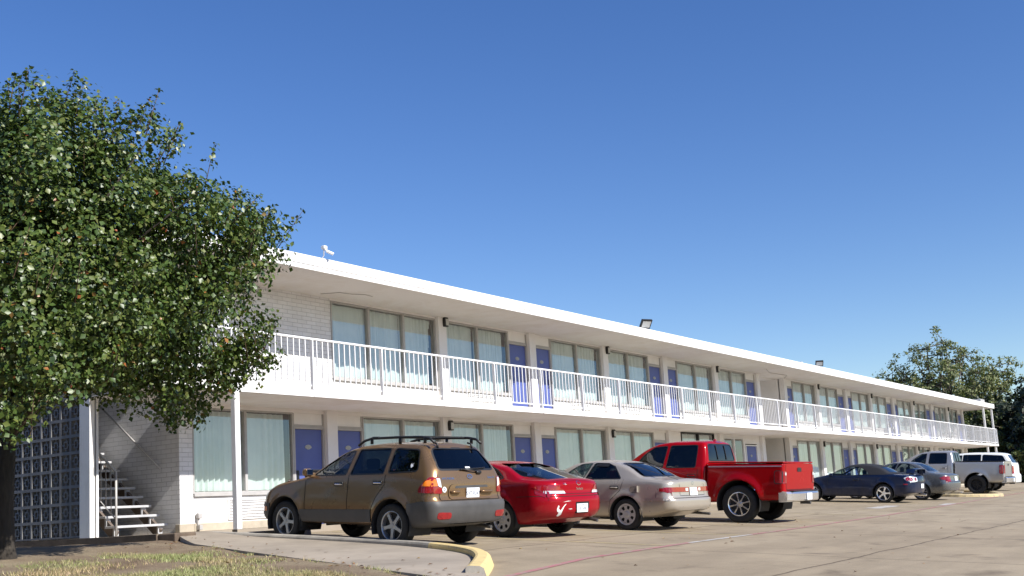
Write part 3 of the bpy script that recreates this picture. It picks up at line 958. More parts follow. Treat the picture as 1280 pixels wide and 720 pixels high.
# ---- pickups ----
def pickup(name, X, Y, yaw, label, pm, r, wb, cab0, ztc, belc, zbc, nose, w, wins, wglass, rwin, bed0, bedtop, rim, spokes, kind, rr):
    root = car_root(name, X, Y, yaw, label, 'pickup truck')
    cab = Shell(cab0, nose, zt=ztc, zb=zbc, bel=belc, wm=w, tumble=.26, R0=[(0, .0), (1.25, .0), (1.4, .01), (1.95, .12)], N0=[(.3, .08), (.6, 0), (.9, .04), (1.2, .15)], rc=.10, rcn=.3, bow=.02,
                wheels=[(wb, r)], arch=r + .09, flare=.02, sill=.08, lf=.6)
    cut_sides(cab, wins)
    cab.remove(rwin, 'y', rear_f(cab0 + .5))
    zt = pchip(ztc)
    ws = rpoly([(-.72, belc[1][1] + .1), (.72, belc[1][1] + .1), (.60, zt(2.2) - .08), (-.60, zt(2.2) - .08)], .06)
    cab.remove(ws, 'y', front_f(1.8))
    for sg in (-1, 1):
        f = (lambda c: c.x > .5) if sg > 0 else (lambda c: c.x < -.5)
        a = wins[0]; b_ = wins[1]
        xs0 = max(p[0] for p in b_) + .05; zbot = (zbc if not isinstance(zbc, list) else zbc[0][1]) + .04
        x1 = min(p[0] for p in b_) - .05
        x2 = max(p[0] for p in a) + .12
        top = max(p[1] for p in b_) + .055
        d1 = cab.extract('door', [(x2, zbot), (x2, belc[1][1]), (x2 - .5, top - .2), (xs0 + .25, top - .02), (xs0 - .02, top), (xs0 + .05, belc[0][1]), (xs0 + .05, zbot)], 'x', f, pm, root, .002)
        d2 = cab.extract('door', [(xs0 + .04, zbot), (xs0 + .04, belc[0][1]), (xs0 - .03, top), (x1, top), (x1, zbot)], 'x', f, pm, root, .002)
        zh = belc[0][1] - .17
        hm = pm if kind == 'red' else M['chrome']
        if d1: handle(cab, d1, xs0 + .18, zh, sg, hm)
        if d2: handle(cab, d2, x1 + .15, zh, sg, hm)
        mirror(cab, root, x2 - .15, belc[1][1], sg, M['black'], 1.3)
        cab.decal('headlight', rpoly([(sg * .88, .78), (sg * .5, .78), (sg * .5, .98), (sg * .88, .98)], .03), 'y', 1, M['clear_lens'], root, off=.01)
    sm = Strips()
    for sg in (-1, 1):
        cab.strip_into(sm, [(xs0 + .045, zbot), (xs0 + .045, belc[0][1] - .02)], .011, 'x', sg)
        cab.strip_into(sm, [(x1, zbot), (x1, belc[0][1] - .02)], .011, 'x', sg)
    sm.build('panel_gap', M['seam'], root, fix=False)
    side_glass(cab, root, wins, wglass, trim=.02)
    g = cab.decal('rear_window', rwin, 'y', -1, M['gl_dark'], root, off=-.004, res=.15)
    cab.ring('window_seal', rwin, .025, 'y', -1, M['black'], g, out=.012)
    wd = MB()
    x0 = min(p[0] for p in rwin); z0 = min(p[1] for p in rwin); z1 = max(p[1] for p in rwin)
    for x in (-.24, .24):
        p = cab.hit('y', -1, x, z0 + .03, .008); q = cab.hit('y', -1, x, z1 - .03, .008)
        wd.beam(p, q, .03, .014, up=(0, 1, 0))
    wd.build('sliding_pane_frame', M['black'], g)
    cab.decal('windscreen', ws, 'y', 1, M['gl_clear'], root, off=-.004, res=.2)
    brk = cab.decal('brake_light', rpoly([(-.20, z1 + .035), (.20, z1 + .035), (.20, z1 + .075), (-.20, z1 + .075)], .012), 'y', -1, M['red_lens'], root, off=.01)
    # the bed
    bed = Shell(bed0, cab0 - .03, zt=[(bed0, bedtop), (cab0 - .03, bedtop - .015)], zb=[(bed0, .52), (-.5, .50), (cab0 - .03, .44)], bel=[(bed0, bedtop - .05), (cab0 - .03, bedtop - .06)], wm=w, tumble=.3,
                R0=[(0, 0), (1.3, .0), (2, .03)], N0=[(0, 0), (3, 0)], rc=.055, rcn=.02, bow=.0, bown=0, wheels=[(0, r + .02)], arch=r + .10, flare=.045 if kind == 'red' else .02, sill=.03, edge=.03, lf=.5)
    tg = bed.extract('tailgate', [(-.80, .76), (.80, .76), (.80, bedtop - .02), (-.80, bedtop - .02)], 'y', rear_f(bed0 + .06), pm, root, .004)
    gm = Strips()
    bed.strip_into(gm, [(-.805, bedtop - .03), (-.805, .755), (.805, .755), (.805, bedtop - .03)], .016, 'y', -1)
    gm.build('panel_gap', M['seam'], root, fix=False)
    hd = bed.decal('tailgate_handle', rpoly([(-.13, bedtop - .20), (.13, bedtop - .20), (.11, bedtop - .11), (-.11, bedtop - .11)], .03), 'y', -1, M['black'], root, off=.014, depth=.02)
    for sg in (-1, 1):
        zt0, zt1 = (.90, 1.17) if kind == 'red' else (.92, 1.30)
        t = bed.decal('tail_light', rpoly([(sg * (w + .02), zt0), (sg * .80, zt0), (sg * .80, zt1), (sg * (w + .02), zt1)], .05 if kind == 'red' else .02), 'y', -1, M['red_lens'], root, off=.014, res=.05)
        bed.ring('lamp_bezel', rpoly([(bed0 + .01, zt0 - .015), (bed0 + .215, zt0 - .015), (bed0 + .215, zt1 + .015), (bed0 + .01, zt1 + .015)], .06), .02, 'x', sg, M['black'], root, off=.012)
        t2 = bed.decal('tail_light', rpoly([(bed0 - .03, zt0), (bed0 + .20, zt0), (bed0 + .20, zt1), (bed0 - .03, zt1)], .07 if kind == 'red' else .02), 'x', sg, M['red_lens'], root, off=.014, res=.05)
        bed.decal('reversing_light', rpoly([(sg * .90, zt1 - .10), (sg * .82, zt1 - .10), (sg * .82, zt1 - .03), (sg * .90, zt1 - .03)], .03), 'y', -1, M['clear_lens'], t, off=.02, res=.05)
    # chrome step bumper
    bz0, bz1 = (.48, .72) if kind == 'red' else (.50, .77)
    bb = MB()
    pts = []
    n = 17
    for i in range(n):
        x = -.97 + 1.94 * i / (n - 1)
        yb = bed0 - .20 + .14 * (abs(x) / .97)**4
        pts.append((x, yb))
    prof = [(0, bz0 + .02), (-.02, bz0 + .05), (-.025, bz1 - .05), (0, bz1 - .015), (.05, bz1), (.20, bz1), (.20, bz0)]
    vs = []; fs = []
    for x, yb in pts:
        for dy, z in prof: vs.append((x, yb + dy * (1 if dy < .1 else .9), z + (.035 * (abs(x) < .18) * 0)))
    kp = len(prof)
    for i in range(n - 1):
        for k in range(kp - 1): fs.append((i * kp + k, (i + 1) * kp + k, (i + 1) * kp + k + 1, i * kp + k + 1))
    fs += [tuple(range(kp)), tuple((n - 1) * kp + k for k in range(kp))]
    bb.add(vs, fs)
    bo = bb.build('rear_bumper', M['chrome'], root, smooth=False)
    st = MB(); st.bbox(-.8, .8, bed0 - .17, bed0 + .0, bz1 - .002, bz1 + .018, .006); st.build('bumper_step', M['black'], bo)
    hi = MB(); hi.bbox(-.035, .035, bed0 - .26, bed0 - .02, bz0 - .055, bz0 + .01, .005); pass
    hi.build('tow_hitch', M['clad'], root)
    licence_plate(root, .0, (bz0 + bz1) / 2, bed0 - .235, '', 0)
    if kind == 'red':
        cv = MB()
        cv.bbox(-.93, .93, bed0 + .01, cab0 - .05, bedtop - .006, bedtop + .028, .012)
        cvo = cv.build('bed_cover', pm, root)
        tr = MB(); tr.bbox(-.945, .945, bed0 - .002, cab0 - .045, bedtop - .035, bedtop - .016, .004)
        sl = Strips()
        for sg in (-1, 1): bed.strip_into(sl, [(bed0 + .04, bedtop - .075), (cab0 - .06, bedtop - .085)], .022, 'x', sg, off=.006)
        sl.build('bed_trim_strip', M['alloy'], root, fix=False)
    else:
        iv = MB(); iv.bbox(-.82, .82, bed0 + .06, cab0 - .1, bedtop - .004, bedtop + .004, .001); iv.build('bed_opening', M['dark'], root)
        rl = MB()
        for sg in (-1, 1): rl.bbox(sg * .90 - .05, sg * .90 + .05, bed0 + .01, cab0 - .04, bedtop - .006, bedtop + .018, .006)
        rl.build('bed_rail_cap', M['black'], root)
    ch = MB()
    for x in (-.42, .42): ch.bbox(x - .05, x + .05, bed0 + .1, nose - .3, .46, .60, .01)
    ch.bbox(-.6, .6, -.07, .07, r - .07, r + .07, .03)
    ch.build('chassis', M['dark'], root)
    interior(root, .80, cab0 + .1, nose - 1.6, .75, belc[0][1] - .12, [(cab0 + .35, .1), (cab0 + 1.25, .1)], cab0 + 1.85)
    liners(root, bed, w - .01, r); liners(root, cab, w - .02, r)
    bed.body('bed', pm, root)
    cab.body('cab', pm, root)
    add_wheels(root, wb, w * 2 - .32, r, .28, rr, 'eight', rim, spokes)
    return root

def make_red_truck():
    pm = car_paint('bright_red_paint', (.29, .0015, .004), .0, .25, .03)
    root = pickup('pickup_truck', 25.31, 10.27, .85, 'bright red pickup truck with a flat bed cover and shiny chrome wheels', pm, .425, 3.51, .80,
        [(.80, 1.84), (.88, 1.885), (1.2, 1.90), (1.7, 1.895), (2.05, 1.86), (2.35, 1.77), (2.85, 1.45), (3.1, 1.26), (3.3, 1.21), (4.2, 1.12), (4.45, .9)],
        [(.8, 1.235), (2.8, 1.21), (3.2, 1.15), (4.2, 1.04), (4.45, .84)], .44, 4.45, .98,
        [rpoly([(2.70, 1.24), (1.94, 1.245), (1.86, 1.755), (2.2, 1.735), (2.5, 1.52)], .04), rpoly([(1.84, 1.245), (1.08, 1.255), (1.07, 1.775), (1.77, 1.765)], .05)], [M['gl_dark'], M['gl_dark']],
        rpoly([(-.74, 1.41), (.74, 1.41), (.64, 1.805), (-.64, 1.805)], .07), -1.08, 1.355, M['chrome'], 8, 'red', .27)
    bc = MB(); bc.tube([(0, 1.0, 1.89), (0, 1.0, 1.925)], [.05, .035], 10); bc.build('roof_lamp', M['red_lens'], root)

def make_silver_truck():
    pm = car_paint('silver_paint', (.42, .42, .42), .6, .3, .1)
    pickup('pickup_truck', 55.6, 11.47, -.4, 'silver pickup truck with black wheels beside the far yellow kerb island', pm, .425, 3.65, .95,
        [(.95, 1.93), (1.03, 1.965), (1.4, 1.98), (1.9, 1.975), (2.3, 1.93), (2.6, 1.85), (3.15, 1.55), (3.45, 1.31), (4.3, 1.2), (4.65, .98)],
        [(.95, 1.335), (3.1, 1.31), (3.5, 1.22), (4.3, 1.1), (4.65, .9)], .46, 4.65, 1.0,
        [rpoly([(3.0, 1.36), (2.22, 1.365), (2.16, 1.84), (2.4, 1.82), (2.75, 1.58)], .04), rpoly([(2.08, 1.365), (1.27, 1.375), (1.27, 1.855), (2.02, 1.85)], .06)], [M['gl_mid'], M['gl_dark']],
        rpoly([(-.76, 1.47), (.76, 1.47), (.66, 1.88), (-.66, 1.88)], .07), -1.2, 1.475, M['blackrim'], 6, 'silver', .25)

# ---- 5 dark blue convertible ----
def make_convertible():
    root = car_root('convertible_car', 40.84, 11.46, 1.5, 'dark navy convertible with a black soft top and a rear wing', 'car')
    pm = car_paint('navy_paint', (.009, .019, .055), .3, .22, .07)
    tm = simple('soft_top_cloth', (.008, .009, .014), .85, bmp=.2)
    sh = Shell(-1.08, 3.45,
        zt=[(-1.08, .92), (-.98, .97), (-.75, .99), (-.48, 1.0), (-.25, 1.045), (.15, 1.24), (.45, 1.325), (.8, 1.355), (1.15, 1.335), (1.5, 1.24), (2.05, .99), (2.5, .89), (3.1, .78), (3.45, .6)],
        zb=[(-1.08, .34), (-.6, .22), (3.1, .2), (3.45, .24)], bel=[(-1.08, .88), (-.5, .935), (0, .935), (2, .89), (2.5, .82), (3.45, .55)], wm=.87, tumble=.45,
        R0=[(.2, .16), (.4, .03), (.55, 0), (.72, 0), (.85, .02), (1.0, .07), (1.4, .15)], N0=[(.2, .1), (.45, 0), (.7, .15), (1, .3)], rc=.25, rcn=.45, bow=.13, wheels=[(0, .325), (2.56, .325)], arch=.385, flare=.028)
    wins = [rpoly([(1.96, .93), (.88, .96), (.86, 1.235), (1.12, 1.255), (1.48, 1.185)], .03), rpoly([(.83, .965), (.50, .985), (.60, 1.10), (.81, 1.215)], .03)]
    cut_sides(sh, wins)
    rw = rpoly([(-.50, 1.055), (.50, 1.055), (.44, 1.235), (-.44, 1.235)], .05)
    sh.remove(rw, 'y', rear_f(.6))
    ws = rpoly([(-.66, 1.0), (.66, 1.0), (.52, 1.25), (-.52, 1.25)], .06)
    sh.remove(ws, 'y', front_f(1.))
    sh.extract('soft_top', [(-.42, 1.012), (-.30, .985), (.3, .965), (.86, .952), (.86, 1.0), (1.0, 1.245), (1.42, 1.235), (1.44, 1.5), (-.42, 1.5)], 'x', lambda c: c.y < 1.6, tm, root, .006)
    for sg in (-1, 1):
        f = (lambda c: c.x > .4) if sg > 0 else (lambda c: c.x < -.4)
        d = sh.extract('door', [(1.95, .26), (2.0, .92), (.83, .95), (.70, .60), (.78, .26)], 'x', f, pm, root, .002)
        if d: handle(sh, d, .95, .80, sg, pm)
        mirror(sh, root, 1.8, .91, sg, pm, .85)
    sm = Strips()
    for sg in (-1, 1): sh.strip_into(sm, [(.78, .26), (.70, .60), (.83, .94)], .012, 'x', sg); sh.strip_into(sm, [(1.95, .26), (2.0, .9)], .012, 'x', sg)
    sh.strip_into(sm, [(-.55, .95), (-.5, .70), (.5, .70), (.55, .95)], .01, 'y', -1)
    sm.build('panel_gap', M['seam'], root, fix=False)
    side_glass(sh, root, wins, [M['gl_clear'], M['gl_clear']], trim=.014)
    sh.decal('rear_window', rw, 'y', -1, M['gl_dark'], root, off=.003)
    sh.decal('windscreen', ws, 'y', 1, M['gl_clear'], root, off=-.004, res=.15)
    for sg in (-1, 1):
        b = sh.decal('tail_light', rpoly([(sg * .90, .70), (sg * .42, .74), (sg * .42, .88), (sg * .72, .915), (sg * .90, .88)], .04), 'y', -1, M['clear_lens'], root, off=.008)
        s2 = sh.decal('tail_light', rpoly([(-1.15, .72), (-.80, .76), (-.70, .86), (-.82, .91), (-1.15, .90)], .03), 'x', sg, M['clear_lens'], root, off=.008)
        sh.decal('tail_lens', [(-.84 + .065 * math.cos(a), .83 + .065 * math.sin(a)) for a in np.linspace(0, 6.283, 18, endpoint=False)], 'x', sg, M['red_lens'], s2, off=.016)
        for xc in (.76, .56): sh.decal('tail_lens', [(sg * xc + .06 * math.cos(a), .82 + .06 * math.sin(a)) for a in np.linspace(0, 6.283, 18, endpoint=False)], 'y', -1, M['red_lens'], b, off=.016)
        sh.decal('side_marker', rpoly([(-.84, .625), (-.70, .625), (-.70, .665), (-.84, .665)], .012), 'x', sg, M['red_lens'], root, off=.008)
        sh.decal('headlight', rpoly([(sg * .8, .56), (sg * .4, .54), (sg * .45, .66), (sg * .8, .70)], .03), 'y', 1, M['clear_lens'], root, off=.01)
    wg = MB()
    xs = np.linspace(-.70, .70, 13); vs = []; fs = []
    for x in xs:
        k = abs(x) / .70
        zz = 1.165 - .02 * k**2 - (.13 if k > .99 else 0.0)
        for dy, dz in ((-1.12, .005), (-1.0, .03), (-.84, .01), (-.84, -.01), (-1.0, 0), (-1.12, -.01)): vs.append((x, dy + .10 * k * k, zz + dz))
    for i in range(12):
        for k in range(6): fs.append((i * 6 + k, i * 6 + (k + 1) % 6, (i + 1) * 6 + (k + 1) % 6, (i + 1) * 6 + k))
    fs += [tuple(range(6)), tuple(72 + k for k in range(6))]
    wg.add(vs, fs)
    for x in (-.58, .58): wg.prism([(-.98, .96), (-.82, .97), (-.86, 1.16), (-.98, 1.15)], 'x', x - .02, x + .02)
    wg.build('rear_wing', pm, root)
    licence_plate(root, 0, .58, sh.hit('y', -1, 0, .58, 0).y - .012, '', 0)
    ex = MB(); ex.tube([(.45, -.7, .27), (.45, -1.1, .26)], .04, 10); ex.build('exhaust_pipe', M['chrome'], root)
    interior(root, .70, -.2, 1.9, .4, .84, [(.1, .05), (.95, .1)], 1.55)
    liners(root, sh, .86, .325)
    sh.body('body', pm, root)
    add_wheels(root, 2.56, 1.50, .325, .21, .235, 'five', M['chrome'], 5)
    an = MB(); an.tube([(-.75, 2.0, .95), (-.75, 1.9, 1.0)], .004, 5)

# ---- 6 grey sedan ----
def make_grey():
    root = car_root('sedan_car', 44.67, 11.13, 3.8, 'steel grey four-door sedan parked beside the dark convertible', 'car')
    pm = car_paint('steel_grey_paint', (.17, .18, .185), .6, .28, .08)
    sh = Shell(-1.08, 3.45,
        zt=[(-1.08, .93), (-1.0, .985), (-.8, 1.01), (-.40, 1.05), (-.1, 1.21), (.2, 1.365), (.5, 1.425), (.95, 1.44), (1.3, 1.39), (1.85, 1.09), (2.3, .96), (3.0, .86), (3.45, .6)],
        zb=[(-1.08, .36), (-.6, .24), (3.1, .2), (3.45, .24)], bel=[(-1.08, .89), (-.4, .98), (0, 1.0), (1.8, .96), (2.3, .88), (3.45, .55)], wm=.855, tumble=.42,
        R0=[(.2, .14), (.4, .03), (.55, 0), (.66, 0), (.72, .04), (1.0, .07), (1.4, .15)], N0=[(.2, .1), (.45, 0), (.7, .15), (1, .3)], rc=.24, rcn=.42, bow=.10, wheels=[(0, .312), (2.535, .312)], arch=.365, flare=.022)
    wins = [rpoly([(1.66, 1.02), (1.02, 1.045), (.92, 1.37), (1.15, 1.36)], .04), rpoly([(.96, 1.05), (.08, 1.055), (.26, 1.24), (.5, 1.365), (.86, 1.375)], .05)]
    cut_sides(sh, wins)
    rw = rpoly([(-.62, 1.09), (.62, 1.09), (.48, 1.36), (-.48, 1.36)], .06)
    sh.remove(rw, 'y', rear_f(.6))
    ws = rpoly([(-.62, 1.05), (.62, 1.05), (.5, 1.36), (-.5, 1.36)], .06)
    sh.remove(ws, 'y', front_f(1.))
    for sg in (-1, 1):
        f = (lambda c: c.x > .4) if sg > 0 else (lambda c: c.x < -.4)
        d1 = sh.extract('door', [(1.75, .28), (1.8, 1.0), (1.3, 1.39), (.9, 1.41), (.99, 1.0), (.98, .28)], 'x', f, pm, root, .002)
        d2 = sh.extract('door', [(.97, .28), (.98, 1.0), (.89, 1.41), (.45, 1.40), (.2, 1.24), (.02, 1.03), (.12, .80), (.34, .60), (.40, .28)], 'x', f, pm, root, .002)
        if d1: handle(sh, d1, 1.1, .88, sg, pm)
        if d2: handle(sh, d2, .25, .88, sg, pm)
        mirror(sh, root, 1.55, 1.0, sg, pm, .9)
        sh.decal('tail_light', rpoly([(sg * .88, .70), (sg * .52, .70), (sg * .56, .87), (sg * .88, .91)], .03), 'y', -1, M['red_lens'], root, off=.01)
        sh.decal('tail_light', rpoly([(-1.15, .70), (-.74, .78), (-.68, .83), (-.85, .90), (-1.15, .91)], .02), 'x', sg, M['red_lens'], root, off=.01)
        sh.decal('headlight', rpoly([(sg * .8, .58), (sg * .4, .56), (sg * .45, .68), (sg * .8, .72)], .03), 'y', 1, M['clear_lens'], root, off=.01)
    sm = Strips()
    for sg in (-1, 1): sh.strip_into(sm, [(.975, .28), (.985, 1.0)], .01, 'x', sg); sh.strip_into(sm, [(.4, .28), (.34, .60), (.12, .80), (.02, 1.03)], .01, 'x', sg)
    sh.strip_into(sm, [(-.75, .685), (.75, .685)], .012, 'y', -1)
    sm.build('panel_gap', M['seam'], root, fix=False)
    side_glass(sh, root, wins, [M['gl_clear'], M['gl_clear']])
    sh.decal('rear_window', rw, 'y', -1, M['gl_mid'], root, off=-.004)
    sh.decal('windscreen', ws, 'y', 1, M['gl_clear'], root, off=-.004, res=.15)
    licence_plate(root, 0, .80, sh.hit('y', -1, 0, .80, 0).y - .012, '', -.1)
    ex = MB(); ex.tube([(.45, -.7, .27), (.45, -1.12, .27)], .03, 10); ex.build('exhaust_pipe', M['chrome'], root)
    interior(root, .68, -.4, 1.8, .45, .95, [(.2, .08), (1.0, .08)], 1.5)
    liners(root, sh, .845, .312)
    sh.body('body', pm, root)
    add_wheels(root, 2.535, 1.47, .312, .20, .225, 'thin', M['alloy'], 10)

# ---- 8 white sport utility at the far end ----
def make_white():
    root = car_root('sport_utility_car', 62.6, 12.4, 0., 'long white sport utility car behind the silver pickup truck', 'car')
    pm = car_paint('white_paint', (.72, .74, .74), .0, .3, .05)
    sh = Shell(-1.35, 3.9,
        zt=[(-1.35, 1.84), (-1.2, 1.90), (-.4, 1.95), (.6, 1.955), (1.3, 1.92), (1.8, 1.78), (2.5, 1.32), (2.8, 1.24), (3.5, 1.12), (3.9, .86)], zb=.42, bel=[(-1.35, 1.36), (2.3, 1.28), (2.8, 1.15), (3.9, .8)],
        wm=.97, tumble=.30, R0=[(.3, .1), (.5, 0), (.8, 0), (.85, .06), (1.3, .10), (1.86, .40), (2, .45)], N0=[(.3, .08), (.5, 0), (1.1, .15)], rc=.16, bow=.05, wheels=[(0, .39), (2.95, .39)], arch=.47)
    wins = [rpoly([(2.25, 1.36), (1.25, 1.385), (1.2, 1.80), (1.55, 1.77)], .05), rpoly([(1.18, 1.385), (.30, 1.40), (.28, 1.83), (1.14, 1.82)], .05), rpoly([(.22, 1.40), (-.95, 1.42), (-.75, 1.78), (.20, 1.83)], .08)]
    cut_sides(sh, wins)
    rw = rpoly([(-.72, 1.42), (.72, 1.42), (.60, 1.82), (-.60, 1.82)], .08)
    sh.remove(rw, 'y', rear_f(.2))
    for sg in (-1, 1):
        f = (lambda c: c.x > .5) if sg > 0 else (lambda c: c.x < -.5)
        d1 = sh.extract('door', [(2.25, .48), (2.25, 1.36), (1.6, 1.82), (1.21, 1.85), (1.21, .48)], 'x', f, pm, root, .002)
        d2 = sh.extract('door', [(1.20, .48), (1.20, 1.85), (.25, 1.88), (.25, 1.1), (.5, .85), (.52, .48)], 'x', f, pm, root, .002)
        if d1: handle(sh, d1, 1.35, 1.2, sg, pm)
        if d2: handle(sh, d2, .4, 1.2, sg, pm)
        sh.decal('tail_light', rpoly([(sg * .99, .88), (sg * .72, .88), (sg * .72, 1.27), (sg * .99, 1.27)], .03), 'y', -1, M['red_lens'], root, off=.012)
        sh.decal('tail_light', rpoly([(-1.4, .88), (-1.12, .88), (-1.12, 1.27), (-1.4, 1.27)], .03), 'x', sg, M['red_lens'], root, off=.012)
    side_glass(sh, root, wins, [M['gl_mid'], M['gl_dark'], M['gl_dark']])
    sh.decal('rear_window', rw, 'y', -1, M['gl_dark'], root, off=-.004)
    licence_plate(root, 0, 1.0, sh.hit('y', -1, 0, 1.0, 0).y - .014, '', 0)
    interior(root, .8, -1.0, 2.2, .75, 1.25, [(.35, .1), (1.35, .1)], 1.9)
    liners(root, sh, .955, .39)
    sh.body('body', pm, root)
    add_wheels(root, 2.95, 1.68, .39, .25, .25, 'five', M['alloy'], 6)
# ------------------------------------------------------------------ the motel
Y_EDGE, Y_WALL = 16.0, 17.86
Z_LOW, Z_UP = -.03, 2.665
X_L, X_R = 12.79, 84.75

def streaked_white():
    m, nt, p, out = new_mat('white_paint')
    co = coords(nt)
    mp = nt.nodes.new('ShaderNodeMapping'); mp.inputs['Scale'].default_value = (5, 5, .35); nt.links.new(co, mp.inputs[0])
    st = ramp(nt, noise(nt, 1., 6, .7, mp.outputs[0]), [(.52, (1, 1, 1)), (.78, (.72, .68, .60))])
    gr = ramp(nt, noise(nt, 1.1, 6, .7, co, .5), [(.45, (.80, .79, .77)), (.75, (.70, .685, .66))])
    nt.links.new(mixc(nt, .8, gr, st, 'MULTIPLY'), p.inputs['Base Color'])
    p.inputs['Roughness'].default_value = .55
    return m
M['paint_white'] = streaked_white()
M['rail_white'] = simple('white_railing_paint', (.80, .80, .80), .45, var=.05)
M['cream'] = simple('cream_wall_paint', (.78, .76, .745), .7, var=.06, vscale=2, grime=.08)
M['panel'] = simple('off_white_panel', (.80, .785, .765), .6, var=.05, vscale=2, grime=.12)
M['frame'] = simple('grey_aluminium_frame', (.42, .405, .39), .5, .0, var=.1)
M['door'] = simple('violet_blue_door', (.085, .115, .34), .5, var=.10, vscale=1.5, grime=.15)
M['footing'] = simple('beige_concrete', (.46, .40, .31), .85, var=.2, vscale=3, bmp=.3, grime=.2)
M['lamp_glass'] = simple('lamp_glass', (.5, .5, .48), .25, var=.1)
M['metal_white'] = simple('white_metal_panel', (.70, .69, .67), .5, var=.08, grime=.15)
M['rust'] = simple('brown_metal', (.14, .11, .09), .7)
M['win_glass'] = glass('window_glass', (.84, .87, .86), 1.15, .15, .01, wav=.02)

def brick_mat(name, c1, c2, cm, sc=1., rough=.75):
    m, nt, p, out = new_mat(name)
    co = coords(nt)
    # pick x or y along the wall by the face normal, z up
    g = nt.nodes.new('ShaderNodeNewGeometry')
    sp = nt.nodes.new('ShaderNodeSeparateXYZ'); nt.links.new(co, sp.inputs[0])
    sn = nt.nodes.new('ShaderNodeSeparateXYZ'); nt.links.new(g.outputs['Normal'], sn.inputs[0])
    ax = math_n(nt, 'GREATER_THAN', math_n(nt, 'ABSOLUTE', sn.outputs[0]), .5)
    mx = nt.nodes.new('ShaderNodeMix'); nt.links.new(ax, mx.inputs[0]); nt.links.new(sp.outputs[0], mx.inputs[2]); nt.links.new(sp.outputs[1], mx.inputs[3])
    cb = nt.nodes.new('ShaderNodeCombineXYZ'); nt.links.new(mx.outputs[0], cb.inputs[0]); nt.links.new(sp.outputs[2], cb.inputs[1])
    b = nt.nodes.new('ShaderNodeTexBrick'); nt.links.new(cb.outputs[0], b.inputs['Vector'])
    b.inputs['Scale'].default_value = 1
    b.inputs['Brick Width'].default_value = .30 * sc; b.inputs['Row Height'].default_value = .092 * sc
    b.inputs['Mortar Size'].default_value = .006; b.inputs['Mortar Smooth'].default_value = .4
    b.inputs['Color1'].default_value = (*c1, 1); b.inputs['Color2'].default_value = (*c2, 1); b.inputs['Mortar'].default_value = (*cm, 1)
    gr = ramp(nt, noise(nt, 1.3, 6, .65, co), [(.4, (1, 1, 1)), (.8, (.85, .83, .8))])
    nt.links.new(mixc(nt, 1., b.outputs['Color'], gr, 'MULTIPLY'), p.inputs['Base Color'])
    p.inputs['Roughness'].default_value = rough
    h = math_n(nt, 'ADD', math_n(nt, 'MULTIPLY', b.outputs['Fac'], -1.), math_n(nt, 'MULTIPLY', noise(nt, 26, 4, .6, co), .35))
    nt.links.new(bump(nt, h, .7, .012), p.inputs['Normal'])
    return m
M['brick'] = brick_mat('white_painted_brick', (.76, .76, .77), (.70, .70, .71), (.50, .50, .51))

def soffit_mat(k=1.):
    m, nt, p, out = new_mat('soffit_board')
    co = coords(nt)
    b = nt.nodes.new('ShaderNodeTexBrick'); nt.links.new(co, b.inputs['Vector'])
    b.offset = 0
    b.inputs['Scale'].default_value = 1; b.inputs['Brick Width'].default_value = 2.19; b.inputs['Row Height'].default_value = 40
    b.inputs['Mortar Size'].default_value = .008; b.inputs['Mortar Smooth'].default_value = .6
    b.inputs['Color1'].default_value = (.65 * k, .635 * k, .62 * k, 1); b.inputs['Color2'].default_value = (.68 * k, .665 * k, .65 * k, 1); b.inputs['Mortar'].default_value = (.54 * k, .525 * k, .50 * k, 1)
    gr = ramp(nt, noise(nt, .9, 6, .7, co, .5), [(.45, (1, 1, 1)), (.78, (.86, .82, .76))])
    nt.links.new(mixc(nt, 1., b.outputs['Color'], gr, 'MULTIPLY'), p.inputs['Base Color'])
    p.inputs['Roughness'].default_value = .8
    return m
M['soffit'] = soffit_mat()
M['soffit_low'] = soffit_mat(1.27)  # same board made lighter to stand in for light bounced off the ground

def curtain_mat():
    m, nt, p, out = new_mat('pale_curtain')
    co = coords(nt)
    col = ramp(nt, noise(nt, 2.2, 4, .6, co), [(.3, (.62, .70, .69)), (.7, (.72, .79, .77))])
    nt.links.new(col, p.inputs['Base Color'])
    p.inputs['Roughness'].default_value = .9
    p.inputs['Sheen Weight'].default_value = .1
    return m
M['curtain'] = curtain_mat()

motel = empty('motel_building', (X_L, Y_EDGE, Z_LOW))
tag(motel, 'long two-storey white motel with violet doors, curtained windows and a railed balcony', 'building')
OFF = (X_L, Y_EDGE, Z_LOW)
def part(name, mb, mats, parent=motel, **k): return mb.build(name, mats, parent, **k)
def mbw(): return MB(OFF)
def rel(x, y, z): return (x - OFF[0], y - OFF[1], z - OFF[2])

COLS = [14.98, 19.12, 23.46, 27.83, 32.23, 36.6, 41.07, 45.42, 48.62, 52.95, 57.3, 61.55, 65.9, 70.15, 74.6, 78.85, 83.15]
CW = .17   # half width of a column

# roof
m = mbw(); m.box(X_L - .1, X_R + .1, Y_EDGE + .02, 28, 5.19, 5.45); part('roof_slab', m, M['paint_white'])
m = mbw(); m.box(X_L - .1, X_R + .1, Y_EDGE + .02, Y_WALL + .3, 5.178, 5.19); part('roof_soffit', m, M['soffit'])
m = mbw()
m.bbox(X_L - .12, X_R + .12, Y_EDGE - .035, Y_EDGE + .025, 5.272, 5.47, .006)
m.bbox(X_L - .13, X_L - .10, Y_EDGE - .03, 28, 5.272, 5.47, .006); m.bbox(X_R + .10, X_R + .13, Y_EDGE - .03, 28, 5.272, 5.47, .006)
fas = part('roof_fascia', m, M['paint_white'])
m = mbw(); m.bbox(X_L - .10, X_R + .10, Y_EDGE - .020, Y_EDGE + .018, 5.172, 5.2715, .003); part('fascia_lower_band', m, M['paint_white'], fas)
